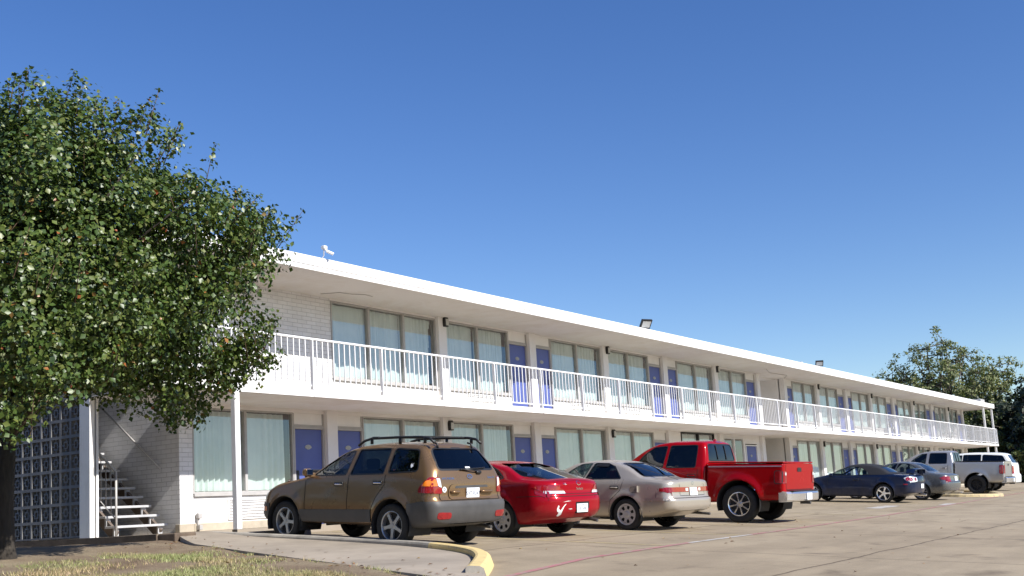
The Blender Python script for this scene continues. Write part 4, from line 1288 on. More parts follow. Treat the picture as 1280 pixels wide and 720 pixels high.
# balcony floor
m = mbw(); m.box(X_L, X_R, Y_EDGE, Y_WALL + .2, 2.545, 2.665); part('balcony_floor', m, M['footing'])
m = mbw(); m.bbox(X_L - .02, X_R + .02, Y_EDGE - .03, Y_EDGE - .002, 2.528, 2.67, .006); m.bbox(X_R + .002, X_R + .03, Y_EDGE - .03, Y_WALL + .2, 2.528, 2.67, .006); part('balcony_fascia', m, M['paint_white'])
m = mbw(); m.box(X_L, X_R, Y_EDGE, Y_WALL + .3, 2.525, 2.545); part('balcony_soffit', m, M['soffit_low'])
# walkway and landing
# upper brick part and the end wall
m = mbw(); m.box(14.82, 19.28, Y_WALL, Y_WALL + .2, 2.665, 5.178); m.box(14.82, 15.15, Y_WALL, Y_WALL + .2, Z_LOW, 2.525); part('brick_wall', m, M['brick'])
m = mbw(); m.box(14.82, 15.02, Y_WALL + .2, 28, Z_LOW, 5.178); part('brick_end_wall', m, M['brick'])
m = mbw(); m.box(X_L, 12.97, 23.4, 28, Z_LOW, 5.178); m.box(12.97, 14.82, 24.5, 24.7, Z_LOW, 5.178); part('stairwell_wall', m, M['brick'])
# inner walls behind the glass, floors, end wall
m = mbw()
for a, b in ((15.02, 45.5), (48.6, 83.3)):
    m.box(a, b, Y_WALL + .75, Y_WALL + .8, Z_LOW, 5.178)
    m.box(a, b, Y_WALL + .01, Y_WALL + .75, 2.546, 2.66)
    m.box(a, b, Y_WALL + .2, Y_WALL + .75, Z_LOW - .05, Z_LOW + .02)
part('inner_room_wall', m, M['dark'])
m = mbw(); m.box(83.15, 83.32, Y_WALL, 28, Z_LOW, 5.178); part('far_end_wall', m, M['cream'])
# the breezeway between the two room blocks
m = mbw()
m.box(45.42, 45.58, Y_WALL + .13, 24, Z_LOW, 5.178); m.box(48.45, 48.62, Y_WALL + .13, 24, Z_LOW, 5.178)
m.box(45.58, 48.45, 23.8, 24, Z_LOW, 5.178)
m.box(45.58, 48.45, Y_WALL + .2, 23.8, 2.545, 2.664)
part('breezeway_wall', m, M['cream'])
m = mbw(); m.box(45.58, 48.45, Y_WALL + .3, 23.8, 5.15, 5.178); m.box(45.58, 48.45, Y_WALL + .3, 23.8, 2.52, 2.545); part('breezeway_ceiling', m, M['soffit'])
# columns
for i, x in enumerate(COLS):
    for lev, (z0, z1) in enumerate(((Z_LOW, 2.525), (2.665, 5.178))):
        if i == 0 or (i == 1 and lev == 1): continue
        m = mbw(); m.bbox(x - CW, x + CW, Y_WALL - .10, Y_WALL + .18, z0, z1, .008)
        part('column', m, M['cream'])
# footing along the ground
foot = [];
for a, b in ((15.16, 18.0), (20.3, 23.28), (23.64, 26.5), (29.0, 32.05), (32.41, 35.3), (37.7, 43.7)): foot.append((a, b, Y_WALL - .03, Y_WALL + .1, Z_LOW, .13, .01))
for x0, x1 in zip(COLS[8:-1], COLS[9:]): foot.append((x0 + .175, x1 - .175, Y_WALL - .01, Y_WALL + .1, Z_LOW, .1, .01))
foot.append((14.78, 15.15, Y_WALL - .035, Y_WALL + .1, Z_LOW, .13, .01))
for q in foot:
    m = mbw(); m.bbox(*q); part('footing', m, M['footing'])

# ---- openings
_wc = {}
def curtain_mesh(w, h, panes, seed):
    r = np.random.default_rng(seed)
    nx = int(w / .013); xs = np.linspace(0, w, nx)
    zs = np.array([0, .15, .5, 1.0, 1.5, h - .12, h])
    zs = zs[zs <= h]
    ph = np.cumsum(r.uniform(.02, .30, nx) * (1 + .8 * np.sin(xs * 3.1 + r.uniform(0, 6)))) * 1.9
    amp = .022 + .03 * np.sin(xs * 1.7 + r.uniform(0, 6)) ** 2
    vs = []
    cuts = [w * (k + 1) / panes for k in range(panes - 1)]
    for j, z in enumerate(zs):
        k = .55 + .45 * (1 - z / h)
        y = amp * k * np.sin(ph + .25 * np.sin(z * 2 + xs)) + .008 * np.sin(ph * 2.3)
        zz = np.full(nx, z)
        vs.append(np.stack([xs, y + .09, zz], 1))
    V = np.concatenate(vs)
    F = []
    lean = r.uniform(-.04, .16)
    for i in range(nx - 1):
        x = xs[i]
        for j in range(len(zs) - 1):
            gap = False
            for e in cuts + [w]:
                d = e - x
                lim = .05 + max(0, lean) * (1 - .6 * zs[j] / h) if e == w else (.015 if seed % 3 else .07)
                if 0 <= d < lim: gap = True
            if not gap: F.append((j * nx + i, j * nx + i + 1, (j + 1) * nx + i + 1, (j + 1) * nx + i))
    me = bpy.data.meshes.new('curtain'); me.from_pydata([tuple(v) for v in V], [], F); me.update()
    me.materials.append(M['curtain'])
    me.polygons.foreach_set('use_smooth', [True] * len(me.polygons))
    return me

CURT = {}
def window(x0, x1, z0, z1, panes=2, frame_mat='frame', curtain=True, seed=0, fy=.0):
    w, h = round(x1 - x0, 2), round(z1 - z0, 2)
    key = (w, h, panes, frame_mat)
    if key not in _wc:
        f = MB(); t = .035
        f.box(0, w, 0, .10, 0, t); f.box(0, w, 0, .10, h - t, h); f.box(0, t, 0, .10, t, h - t); f.box(w - t, w, 0, .10, t, h - t)
        for k in range(1, panes):
            x = w * k / panes; f.box(x - .035, x + .035, -.012, .10, t, h - t)
        o = f.build('window', M[frame_mat], motel)
        gm = MB()
        for k in range(panes):
            a = t if k == 0 else w * k / panes + .035; b = w - t if k == panes - 1 else w * (k + 1) / panes - .035
            gm.add([(a, .045, t), (b, .045, t), (b, .045, h - t), (a, .045, h - t)], [(0, 1, 2, 3)])
        g = gm.build('glass_pane', M['win_glass'], o)
        s = MB(); s.bbox(-.0, w, -.05, -.002, -.06, -.003, .004)
        s.build('window_sill', M[frame_mat], o)
        _wc[key] = o
    else:
        o = copy_tree(_wc[key], motel)
        for c in list(o.children):
            if c.name.startswith('curtain'): bpy.data.objects.remove(c)
    o.location = rel(x0, Y_WALL + fy, z0)
    if curtain:
        ck = (w, h, panes, seed % 9)
        if ck not in CURT: CURT[ck] = curtain_mesh(w - .1, h - .1, panes, seed % 9 + 11)
        c = bpy.data.objects.new('curtain', CURT[ck]); COL.objects.link(c); c.parent = o; c.location = (.05, .05, .05)
    return o

_dc = {}
def door(x0, x1, zf, hinge=1, dtop=2.165, open_=False, frame='frame'):
    w = round(x1 - x0, 2); key = (w, hinge, dtop, frame)
    if key in _dc:
        o = copy_tree(_dc[key], motel)
    else:
        d = MB()
        d.bbox(.05, w - .05, .045, .09, .012, dtop - .05, .004)
        o = d.build('door', M['door'], motel)
        f = MB()
        f.box(0, .045, 0, .10, 0, dtop); f.box(w - .045, w, 0, .10, 0, dtop); f.box(.045, w - .045, 0, .10, dtop - .045, dtop)
        f.build('door_frame', M[frame], o)
        hx = .13 if hinge > 0 else w - .13
        hm = MB()
        hm.bbox(hx - .035, hx + .035, .022, .046, .96, 1.20, .006)
        hm.tube([(hx, .03, 1.0), (hx, -.02, 1.0), (hx + .11 * hinge, -.02, 1.0)], .011, 6)
        hm.build('door_handle', M['black'], o)
        pl = MB()
        pts = [(w / 2 + .085 * math.cos(a) * (1 + .25 * math.cos(2 * a)), 1.72 + .055 * math.sin(a)) for a in np.linspace(0, 6.283, 20, endpoint=False)]
        pl.prism(pts, 'y', .036, .046)
        pl.build('number_plaque', M['plaque'], o)
        ky = MB()
        ky.lathe([(0, .001), (.0, .012)], 10)
        _dc[key] = o
    o.location = rel(x0, Y_WALL, zf)
    return o
M['plaque'] = simple('grey_plaque', (.40, .39, .36), .5, .4, var=.5, vscale=60)

def grille(x0, x1, z0, z1, n=None, kind='louver'):
    m = mbw()
    m.box(x0, x1, Y_WALL + .02, Y_WALL + .05, z0, z1, 1)
    t = .03
    m.box(x0, x1, Y_WALL - .03, Y_WALL + .02, z0, z0 + t); m.box(x0, x1, Y_WALL - .03, Y_WALL + .02, z1 - t, z1)
    m.box(x0, x0 + t, Y_WALL - .03, Y_WALL + .02, z0 + t, z1 - t); m.box(x1 - t, x1, Y_WALL - .03, Y_WALL + .02, z0 + t, z1 - t)
    n = n or int((z1 - z0) / .055)
    for k in range(1, n):
        z = z0 + (z1 - z0) * k / n
        m.box(x0 + t, x1 - t, Y_WALL - .026, Y_WALL + .012, z - .011, z + .011)
    if kind == 'ac':
        for k in range(1, 5):
            x = x0 + (x1 - x0) * k / 5
            m.box(x - .012, x + .012, Y_WALL - .032, Y_WALL - .028, z0 + t, z1 - t)
    part('vent_grille', m, [M['metal_white'], M['dark']])

def spandrel(x0, x1, zf, zs):
    m = mbw(); m.box(x0, x1, Y_WALL + .005, Y_WALL + .06, zf, zs - .065); part('panel_below_window', m, M['panel'])
def header(x0, x1, zf, zc, low=2.485):
    m = mbw(); m.box(x0, x1, Y_WALL + .002, Y_WALL + .12, zf + low, zc + .003); part('window_header', m, M['panel'])
def transom(x0, x1, zf, dtop=2.165, top=2.47):
    m = mbw(); m.bbox(x0 + .04, x1 - .04, Y_WALL + .03, Y_WALL + .07, zf + dtop + .05, zf + top, .004)
    part('transom_panel', m, M['panel'])
    m = mbw(); m.box(x0, x1, Y_WALL + .012, Y_WALL + .09, zf + dtop + .002, zf + dtop + .048); m.box(x0, x0 + .038, Y_WALL + .012, Y_WALL + .09, zf + dtop + .05, zf + top + .02); m.box(x1 - .038, x1, Y_WALL + .012, Y_WALL + .09, zf + dtop + .05, zf + top + .02)
    part('transom_frame', m, M['frame'])

SILL = .70
def bay(i, lev, order, seed):
    """order WD or DW: window and door between column i and i+1"""
    x0, x1 = COLS[i] + CW, COLS[i + 1] - CW
    zf = (Z_LOW, Z_UP)[lev]; zc = (2.525, 5.178)[lev]
    sill = .745 if lev == 0 else .645
    if i == 0: x0 = 15.15
    dw = .98
    if order == 'WD': wx0, wx1, dx0, dx1 = x0, x1 - dw, x1 - dw, x1
    else: dx0, dx1, wx0, wx1 = x0, x0 + dw, x0 + dw, x1
    wx0 += .0; wx1 -= .0
    window(wx0 + .005, wx1 - .005, zf + sill, zf + 2.47, 2, seed=seed)
    header(wx0, wx1, zf, zc, 2.473)
    spandrel(wx0, wx1, zf, zf + sill)
    cx = (wx0 + wx1) / 2
    gx = cx - .55
    if lev == 0: grille(gx + .02, gx + 1.14, zf + .20, zf + .62)
    else: grille(gx - .02, gx + 1.13, zf + .19, zf + .56, kind='ac')
    door(dx0 + .003, dx1 - .003, zf, 1 if order == 'WD' else -1)
    transom(dx0, dx1, zf)
    header(dx0, dx1, zf, zc, 2.47)

_lamp = None
def wall_lamp(x, z):
    global _lamp
    if _lamp is None:
        m = MB()
        pts = [(-.075 + .0, -.13), (.075, -.13), (.085, -.05), (.085, .07), (.05, .13), (-.05, .13), (-.085, .07), (-.085, -.05)]
        m.prism(pts, 'y', -.07, 0)
        _lamp = m.build('wall_lamp', M['black'], motel)
        g = MB(); g.bbox(-.055, .062, -.10, -.071, -.10, .075, .02); g.build('lamp_glass', M['lamp_glass'], _lamp)
        for zz in (-.05, 0, .05):
            pass
        o = _lamp
    else: o = copy_tree(_lamp, motel)
    o.location = rel(x, Y_WALL - .101, z)

ORD = {1: 'DW', 2: 'WD', 3: 'DW', 4: 'WD', 5: 'DW', 6: 'WD', 8: 'DW', 9: 'WD', 10: 'DW', 11: 'WD', 12: 'DW', 13: 'WD', 14: 'DW', 15: 'WD'}
bay(0, 0, 'WD', 3)
for i, o in ORD.items():
    if i != 1: bay(i, 1, o, i * 3 + 1)
    if i not in (5, 6): bay(i, 0, o, i * 7 + 2)
# upper first room: three panes, no door
window(19.30, 23.28, Z_UP + .645, Z_UP + 2.47, 3, seed=2); header(19.28, 23.29, Z_UP, 5.178, 2.473); spandrel(19.28, 23.29, Z_UP, Z_UP + .645)
# lower: panel, high dark window, then the office front
for q in ((36.77, 37.68, .03, Z_LOW, 2.525), (40.62, 43.66, .02, Z_LOW, .95), (40.62, 41.5, .02, .952, 2.525), (43.5, 43.66, .02, .952, 2.525), (41.502, 43.498, .02, 2.40, 2.525), (44.9, 45.3, .02, Z_LOW, 2.525), (43.662, 44.898, .02, 2.18, 2.525)):
    m = mbw(); m.box(q[0], q[1], Y_WALL + q[2], Y_WALL + .08, q[3], q[4]); part('office_wall', m, M['cream'])
window(37.69, 40.61, .95, 2.50, 2, frame_mat='black', seed=1); spandrel(37.69, 40.61, Z_LOW, .95)
window(41.51, 43.49, .96, 2.39, 2, frame_mat='rail_white', curtain=False)
door(43.68, 44.88, Z_LOW, 1, frame='rail_white')
for x in (COLS[2], COLS[4], COLS[6], COLS[9], COLS[11], COLS[13], COLS[15]):
    wall_lamp(x + (.10 if x < 50 else .08), 5.06); 
    if x != COLS[6]: wall_lamp(x + .10, 2.31)
# railing: thirty-odd panels between posts
RZ0, RZ1 = 2.665, 3.75
posts = [12.82] + [14.525 + 2.1655 * k for k in range(0, 33)] + [X_R]
proto = {}
for a, b in zip(posts[:-1], posts[1:]):
    w = round(b - a, 3)
    if w not in proto:
        r = MB()
        n = max(2, round(w / .1665))
        r.bbox(.0, w, -.025, .025, 1.045, 1.085, .006); r.box(.02, w - .02, -.014, .014, .085, .115)
        for k in range(1, n):
            x = w * k / n; r.box(x - .0098, x + .0098, -.0098, .0098, .115, 1.045)
        proto[w] = r.build('railing_panel', M['rail_white'], motel); o = proto[w]
    else: o = inst(proto[w], motel)
    o.location = rel(a, Y_EDGE + .03, RZ0)
pp = None
for x in posts:
    if pp is None:
        m = MB(); m.bbox(-.016, .016, -.072, -.0605, -.13, .02, .003); m.bbox(-.016, .016, -.06, .02, .006, 1.046, .004)
        pp = m.build('railing_post', M['rail_white'], motel); o = pp
    else: o = inst(pp, motel)
    o.location = rel(x, Y_EDGE + .03, RZ0)
r = MB(); w = Y_WALL - Y_EDGE + .1
r.bbox(-.025, .025, 0, w, 1.045, 1.085, .006); r.box(-.014, .014, 0, w, .085, .115)
for k in range(1, 12): r.box(-.0085, .0085, w * k / 12 - .0085, w * k / 12 + .0085, .115, 1.045)
for xx in (X_R - .001, X_L + .03):
    o = r.build('railing_panel', M['rail_white'], motel); o.location = rel(xx, Y_EDGE + .056, RZ0)
# posts that hold the ends up
for x, y, z0, z1 in ((14.52, Y_EDGE - .085, Z_LOW, 2.665), (81.9, Y_EDGE + .15, Z_LOW - .1, 2.525), (84.6, Y_EDGE + .15, Z_LOW - .1, 2.525), (81.9, Y_EDGE + .15, 2.665, 5.178), (84.6, Y_EDGE + .15, 2.665, 5.178), (14.52, Y_EDGE + .15, 2.665, 5.178)):
    m = mbw(); m.bbox(x - .06, x + .06, y - .06, y + .06, z0, z1, .008); part('support_post', m, M['rail_white'])
# drain box and low pipe by the corner pier
m = mbw(); m.bbox(15.19, 15.27, Y_WALL - .14, Y_WALL - .035, .0, .10, .01); m.bbox(15.20, 15.25, Y_WALL - .07, Y_WALL - .031, .10, .34, .01); m.bbox(15.18, 15.28, Y_WALL - .12, Y_WALL - .031, .22, .33, .02)
part('outlet_box', m, M['frame'])
# loose wires on the soffit
m = mbw(); m.tube([(18.7, 17.6, 5.17), (18.9, 17.2, 5.165), (19.2, 17.1, 5.15), (19.55, 17.0, 5.168), (19.75, 16.95, 5.14)], .008, 5); part('soffit_wire', m, M['frame'])
m = mbw(); m.tube([(44.2, 16.9, 5.17), (45.6, 17.3, 5.165), (47.4, 17.2, 5.165), (48.4, 17.7, 5.16)], .012, 5); part('soffit_wire', m, M['frame'])

# ---- stairwell screen and stair
screen = empty('breeze_block_screen', (12.55, 17.8, Z_LOW))
tag(screen, 'grey breeze block screen wall pierced with square patterns, behind the leafy tree', 'wall')
SO = (12.55, 17.8, Z_LOW)
M['block'] = simple('grey_breeze_block', (.25, .245, .24), .85, var=.15, vscale=5, bmp=.3)
m = MB(SO)
B = .305; x0, x1 = 12.82, 12.95
for j in range(8):
    for i in range(17):
        y = 18.18 + i * B; z = Z_LOW + .02 + j * B * 1.02; h = B * 1.02
        t = .028
        for (a, b, c, d) in ((0, B, 0, t), (0, B, h - t, h), (0, t, t, h - t), (B - t, B, t, h - t)): m.box(x0, x1, y + a, y + b, z + c, z + d)
        q0, q1 = .092, B - .092; r0, r1 = .082, h - .082; s = .026
        for (a, b, c, d) in ((q0, q1, r0, r0 + s), (q0, q1, r1 - s, r1), (q0, q0 + s, r0 + s, r1 - s), (q1 - s, q1, r0 + s, r1 - s)): m.box(x0 + .01, x1 - .01, y + a, y + b, z + c, z + d)
        hm, wm_ = h / 2, B / 2
        for (a, b, c, d) in ((t, q0, hm - .016, hm + .016), (q1, B - t, hm - .016, hm + .016), (wm_ - .016, wm_ + .016, t, r0), (wm_ - .016, wm_ + .016, r1, h - t)): m.box(x0 + .02, x1 - .02, y + a, y + b, z + c, z + d)
m.build('block_lattice', M['block'], screen)
m = MB(SO); m.bbox(12.79, 12.90, 17.86, 18.17, Z_LOW, 2.525, .008); m.build('end_pier', M['paint_white'], screen)
m = MB(SO); m.bbox(12.915, 12.965, 17.84, 17.95, Z_LOW, 2.524, .006); m.build('edge_board', M['paint_white'], screen)
m = MB(SO); m.box(12.81, 12.96, 18.18, 23.3, 2.53, 5.178); m.build('upper_panel', M['block'], screen)

stair = empty('outdoor_staircase', (14.0, 18.0, Z_LOW)); tag(stair, 'open white-edged stair with thin metal handrail climbing beside the shaded brick end wall', 'staircase')
TO = (14.0, 18.0, Z_LOW)
M['tread'] = simple('grey_stair_tread', (.50, .50, .51), .7, var=.15, grime=.25)
for k in range(11):
    y = 18.02 + k * .245; z = .165 + k * .19
    t = MB(TO); t.bbox(13.42, 14.66, y, y + .28, z - .045, z, .006); t.build('tread', M['tread'], stair)
    for x in (13.52, 14.52):
        t = MB(TO); t.box(x - .05, x + .05, y + .06, y + .10, z - .19, z - .046); t.build('tread_bracket', M['tread'], stair)
for x in (13.52, 14.52):
    t = MB(TO); t.beam((x, 18.10, -.03), (x, 20.85, 2.10), .06, .20); t.build('stringer', M['rust'], stair)
t = MB(TO); t.bbox(12.98, 14.8, 20.7, 24.4, 2.15, 2.25, .01); t.build('stair_landing', M['tread'], stair)
t = MB(TO)
t.tube([(13.44, 17.98, -.03), (13.44, 17.98, 1.16)], .022, 8); t.tube([(13.44, 17.98, 1.16), (13.44, 20.7, 3.27)], .022, 8); t.tube([(13.44, 17.98, .28), (13.44, 20.7, 2.39)], .014, 6)
for k in range(1, 18):
    y = 17.98 + k * .15; z = .28 + k * .15 * .776; t.tube([(13.44, y, z), (13.44, y, z + .88)], .009, 5)
t.build('stair_railing', M['frame'], stair, smooth=True)
t = MB(TO)
t.tube([(14.76, 18.35, 1.24), (14.76, 20.5, 2.86)], .02, 8)
for yy, zz in ((18.45, 1.31), (20.3, 2.70)): t.tube([(14.76, yy, zz), (14.82, yy, zz - .03)], .012, 6)
t.build('wall_handrail', M['frame'], stair, smooth=True)

# ---- things on the roof edge and on the balcony
def floodlight(x, y, z, label, yaw, s=1.):
    o = empty('floodlight', (x, y, z), (0, 0, yaw)); tag(o, label, 'floodlight', 'floodlights on the roof edge')
    m = MB(); m.tube([(0, .04, 0), (0, .04, .08)], .012, 6); m.beam((-.1, .04, .08), (.1, .04, .08), .02, .02); m.build('bracket', M['black'], o)
    h = MB(); h.bbox(-.18 * s, .18 * s, -.035, .035, -.15 * s, .15 * s, .012)
    ho = h.build('lamp_head', M['black'], o, (0, 0, .08 + .12 * s)); ho.rotation_euler = (R(38), 0, 0)
    g = MB(); g.bbox(-.14 * s, .14 * s, -.040, -.036, -.10 * s, .10 * s, .002); g.build('lamp_glass', M['lamp_glass'], ho)
floodlight(32.1, 16.15, 5.47, 'small black floodlight tilted down on the roof edge above the fourth-bay columns', R(-28), 1.1)
floodlight(48.7, 16.15, 5.47, 'small black floodlight on the roof edge above the breezeway gap', R(-60), .95)
o = empty('roof_box', (46.6, 16.4, 5.47)); tag(o, 'low dark box on the roof edge just left of the breezeway floodlight', 'roof box')
m = MB(); m.bbox(-.42, .3, -.12, .16, 0, .09, .01); m.build('box_body', M['black'], o)
m = MB(); m.bbox(.3, .36, -.1, .1, 0, .16, .01); m.build('end_plate', M['paint_white'], o)
o = empty('security_camera', (17.05, 16.0, 5.2)); tag(o, 'small white security camera on a thin rod above the roof edge beside the tree', 'camera')
m = MB(); m.tube([(-.28, -.045, .0), (.04, -.045, .32)], .008, 6); m.tube([(.04, -.045, .32), (.05, -.045, .50)], .012, 6); m.build('mounting_rod', M['frame'], o)
m = MB(); m.bbox(-.0, .11, -.10, .0, .46, .54, .02); m.build('junction_box', M['metal_white'], o)
m = MB(); m.tube([(.06, -.10, .42), (.17, -.20, .35)], .032, 10); m.tube([(.05, -.06, .46), (.09, -.12, .41)], .02, 6); m.build('camera_body', M['rail_white'], o, smooth=False)
o = empty('roof_unit', (83.4, 16.7, 5.45)); tag(o, 'small grey unit on the roof at its far right end', 'roof unit')
m = MB(); m.bbox(-.6, .65, -.3, .3, .12, .36, .02)
m.build('unit_case', M['frame'], o)
m = MB()
for x in (-.55, .6): m.box(x - .03, x + .03, -.25, .25, 0, .12)
m.build('unit_leg', M['black'], o)

def bicycle(x, y, z):
    o = empty('bicycle', (x, y, z), (0, R(0), R(4))); tag(o, 'dark bicycle standing behind the upper balcony railing', 'bicycle')
    for wx in (-.52, .52):
        m = MB()
        m.tube([(wx + .33 * math.cos(a), 0, .34 + .33 * math.sin(a)) for a in np.linspace(0, 6.283, 33)], .018, 6, caps=False)
        w = m.build('wheel', M['rubber'], o, smooth=True)
        s = MB()
        for a in np.linspace(0, 6.283, 17)[:-1]: s.tube([(wx, 0, .34), (wx + .32 * math.cos(a), 0, .34 + .32 * math.sin(a))], .003, 4)
        s.build('spokes', M['alloy'], w)
    f = MB()
    P = {'bb': (-.08, 0, .32), 'st': (-.22, 0, .80), 'hd': (.34, 0, .82), 'hl': (.38, 0, .68), 'rr': (-.52, 0, .34), 'fr': (.52, 0, .34)}
    for a, b in (('bb', 'st'), ('st', 'hd'), ('bb', 'hl'), ('hd', 'hl'), ('bb', 'rr'), ('st', 'rr'), ('hl', 'fr')): f.tube([P[a], P[b]], .026, 6)
    f.build('frame', M['black'], o)
    h = MB(); h.tube([(.34, 0, .82), (.31, 0, .96)], .022, 6); h.tube([(.22, -.3, .98), (.33, -.2, 1.0), (.33, .2, 1.0), (.22, .3, .98)], .016, 6); h.build('handlebar', M['black'], o)
    s = MB(); s.tube([(-.22, 0, .80), (-.25, 0, .90)], .014, 6); s.bbox(-.40, -.12, -.07, .07, .90, .95, .02); s.build('saddle', M['black'], o)
bicycle(60.4, 16.55, Z_UP)

def patio_chair(x, y, z, yaw, label):
    o = empty('patio_chair', (x, y, z), (0, 0, yaw)); tag(o, label, 'chair', 'plastic chairs on the balcony')
    s = MB(); s.bbox(-.26, .26, -.26, .24, .40, .44, .015); s.build('seat', M['chair'], o)
    b = MB()
    for k in range(6):
        xx = -.22 + .088 * k; b.beam((xx, .24, .44), (xx, .36, .92), .06, .015, up=(0, 1, 0))
    b.beam((-.27, .36, .92), (.27, .36, .92), .04, .05); b.build('backrest', M['chair'], o)
    for sx in (-1, 1):
        a = MB(); a.beam((sx * .28, -.24, .64), (sx * .28, .30, .66), .05, .03); a.build('armrest', M['chair'], o)
        for yy, yt, zt_ in ((-.28, -.24, .64), (.32, .26, .64)):
            l = MB(); l.beam((sx * .29, yy, 0), (sx * .28, yt, zt_), .04, .04); l.build('leg', M['chair'], o)
M['chair'] = simple('grey_white_plastic', (.55, .54, .52), .5)
patio_chair(72.7, 16.9, Z_UP, R(200), 'pale plastic patio chair on the far upper balcony, left one of the pair')
patio_chair(75.4, 16.9, Z_UP, R(165), 'pale plastic patio chair on the far upper balcony, right one of the pair')
t = empty('patio_table', (74.1, 16.95, Z_UP)); tag(t, 'small dark patio table between the two balcony chairs', 'table')
m = MB(); m.bbox(-.36, .36, -.3, .3, .54, .58, .01); m.build('tabletop', M['clad'], t)
for sx in (-1, 1):
    for sy in (-1, 1):
        m = MB(); m.beam((sx * .3, sy * .24, 0), (sx * .28, sy * .22, .54), .04, .04); m.build('leg', M['clad'], t)
o = empty('storage_box', (59.1, 16.4, Z_UP)); tag(o, 'small white box on the balcony floor in front of the bicycle', 'box')
m = MB(); m.bbox(-.17, .17, -.14, .14, 0, .42, .02); m.build('box_body', M['rail_white'], o)
m = MB(); m.bbox(-.18, .18, -.15, .15, .42, .46, .01); m.build('lid', M['rail_white'], o)
# ------------------------------------------------------------------ ground
def concrete_mat():
    m, nt, p, out = new_mat('tan_concrete')
    co = coords(nt)
    big = ramp(nt, noise(nt, .11, 5, .6, co), [(.3, (.27, .213, .140)), (.5, (.317, .255, .170)), (.72, (.36, .297, .205))])
    med = ramp(nt, noise(nt, .9, 7, .68, co, .3), [(.3, (.80, .79, .77)), (.55, (1, 1, 1)), (.8, (1.12, 1.1, 1.06))])
    col = mixc(nt, 1., big, med, 'MULTIPLY')
    # long streaks of wear along the drive lane
    mp = nt.nodes.new('ShaderNodeMapping'); mp.inputs['Scale'].default_value = (.12, 1.6, 1); nt.links.new(co, mp.inputs[0])
    st = ramp(nt, noise(nt, 1., 5, .6, mp.outputs[0]), [(.42, (1, 1, 1)), (.68, (.80, .79, .78))])
    col = mixc(nt, .8, col, st, 'MULTIPLY')
    fine = ramp(nt, noise(nt, 38, 4, .75, co), [(.3, (.84, .84, .84)), (.65, (1.07, 1.07, 1.07))])
    col = mixc(nt, 1., col, fine, 'MULTIPLY')
    # dark oil spots
    sp = ramp(nt, noise(nt, 1.15, 3, .5, co, .4), [(.60, (1, 1, 1)), (.74, (.50, .47, .45))])
    col = mixc(nt, .8, col, sp, 'MULTIPLY')
    # slab joints and wandering cracks
    ndx = nt.nodes.new('ShaderNodeTexNoise'); ndx.inputs['Scale'].default_value = .8; ndx.inputs['Detail'].default_value = 5; nt.links.new(co, ndx.inputs[0])
    add = nt.nodes.new('ShaderNodeVectorMath'); add.operation = 'SCALE'; add.inputs[3].default_value = .22; nt.links.new(ndx.outputs['Color'], add.inputs[0])
    ad2 = nt.nodes.new('ShaderNodeVectorMath'); nt.links.new(co, ad2.inputs[0]); nt.links.new(add.outputs[0], ad2.inputs[1])
    b = nt.nodes.new('ShaderNodeTexBrick'); b.offset = 0; nt.links.new(ad2.outputs[0], b.inputs['Vector'])
    b.inputs['Scale'].default_value = 1; b.inputs['Brick Width'].default_value = 5.4; b.inputs['Row Height'].default_value = 5.2; b.inputs['Mortar Size'].default_value = .026; b.inputs['Mortar Smooth'].default_value = .35
    j = ramp(nt, b.outputs['Fac'], [(.2, (1, 1, 1)), (.8, (.34, .30, .26))])
    col = mixc(nt, .9, col, j, 'MULTIPLY')
    vo = nt.nodes.new('ShaderNodeTexVoronoi'); vo.feature = 'DISTANCE_TO_EDGE'; vo.inputs['Scale'].default_value = .16; nt.links.new(ad2.outputs[0], vo.inputs['Vector'])
    ck = ramp(nt, vo.outputs['Distance'], [(.0, (.5, .46, .42)), (.0035, (1, 1, 1))])
    ckm = ramp(nt, noise(nt, .3, 2, .5, co), [(.45, (0, 0, 0)), (.6, (1, 1, 1))])
    col = mixc(nt, ckm, col, mixc(nt, 1., col, ck, 'MULTIPLY'))
    nt.links.new(col, p.inputs['Base Color'])
    p.inputs['Roughness'].default_value = .85
    hh = math_n(nt, 'ADD', math_n(nt, 'MULTIPLY', noise(nt, 60, 5, .7, co), .5), math_n(nt, 'MULTIPLY', b.outputs['Fac'], -1.))
    nt.links.new(bump(nt, hh, .35, .006), p.inputs['Normal'])
    return m
M['concrete'] = concrete_mat()
M['walk'] = simple('grey_pavement', (.345, .292, .228), .85, var=.18, vscale=1.2, bmp=.3, grime=.3)
M['curb'] = simple('bare_kerb', (.36, .33, .28), .85, var=.2, vscale=5, bmp=.4, grime=.4)

def worn_paint(name, c, wear=.5, scale=7):
    m, nt, p, out = new_mat(name)
    co = coords(nt)
    n_ = noise(nt, scale, 7, .75, co, .2)
    base = mixc(nt, noise(nt, 38, 4, .75, co), (.25, .21, .165), (.32, .275, .22))
    f = ramp(nt, n_, [(wear - .08, (1, 1, 1)), (wear + .12, (0, 0, 0))])
    c2 = mixc(nt, noise(nt, 3, 4, .6, co), tuple(x * .8 for x in c), c)
    nt.links.new(mixc(nt, f, base, c2), p.inputs['Base Color'])
    p.inputs['Roughness'].default_value = .75
    nt.links.new(bump(nt, n_, .15, .01), p.inputs['Normal'])
    return m
M['yellow'] = worn_paint('worn_yellow_paint', (.50, .40, .20), .56)
M['curb_yellow'] = worn_paint('yellow_kerb_paint', (.72, .55, .24), .62, 9)
M['pink'] = worn_paint('faded_red_paint', (.42, .15, .16), .50, 4)
M['whitep'] = worn_paint('worn_white_paint', (.52, .50, .47), .50, 3)

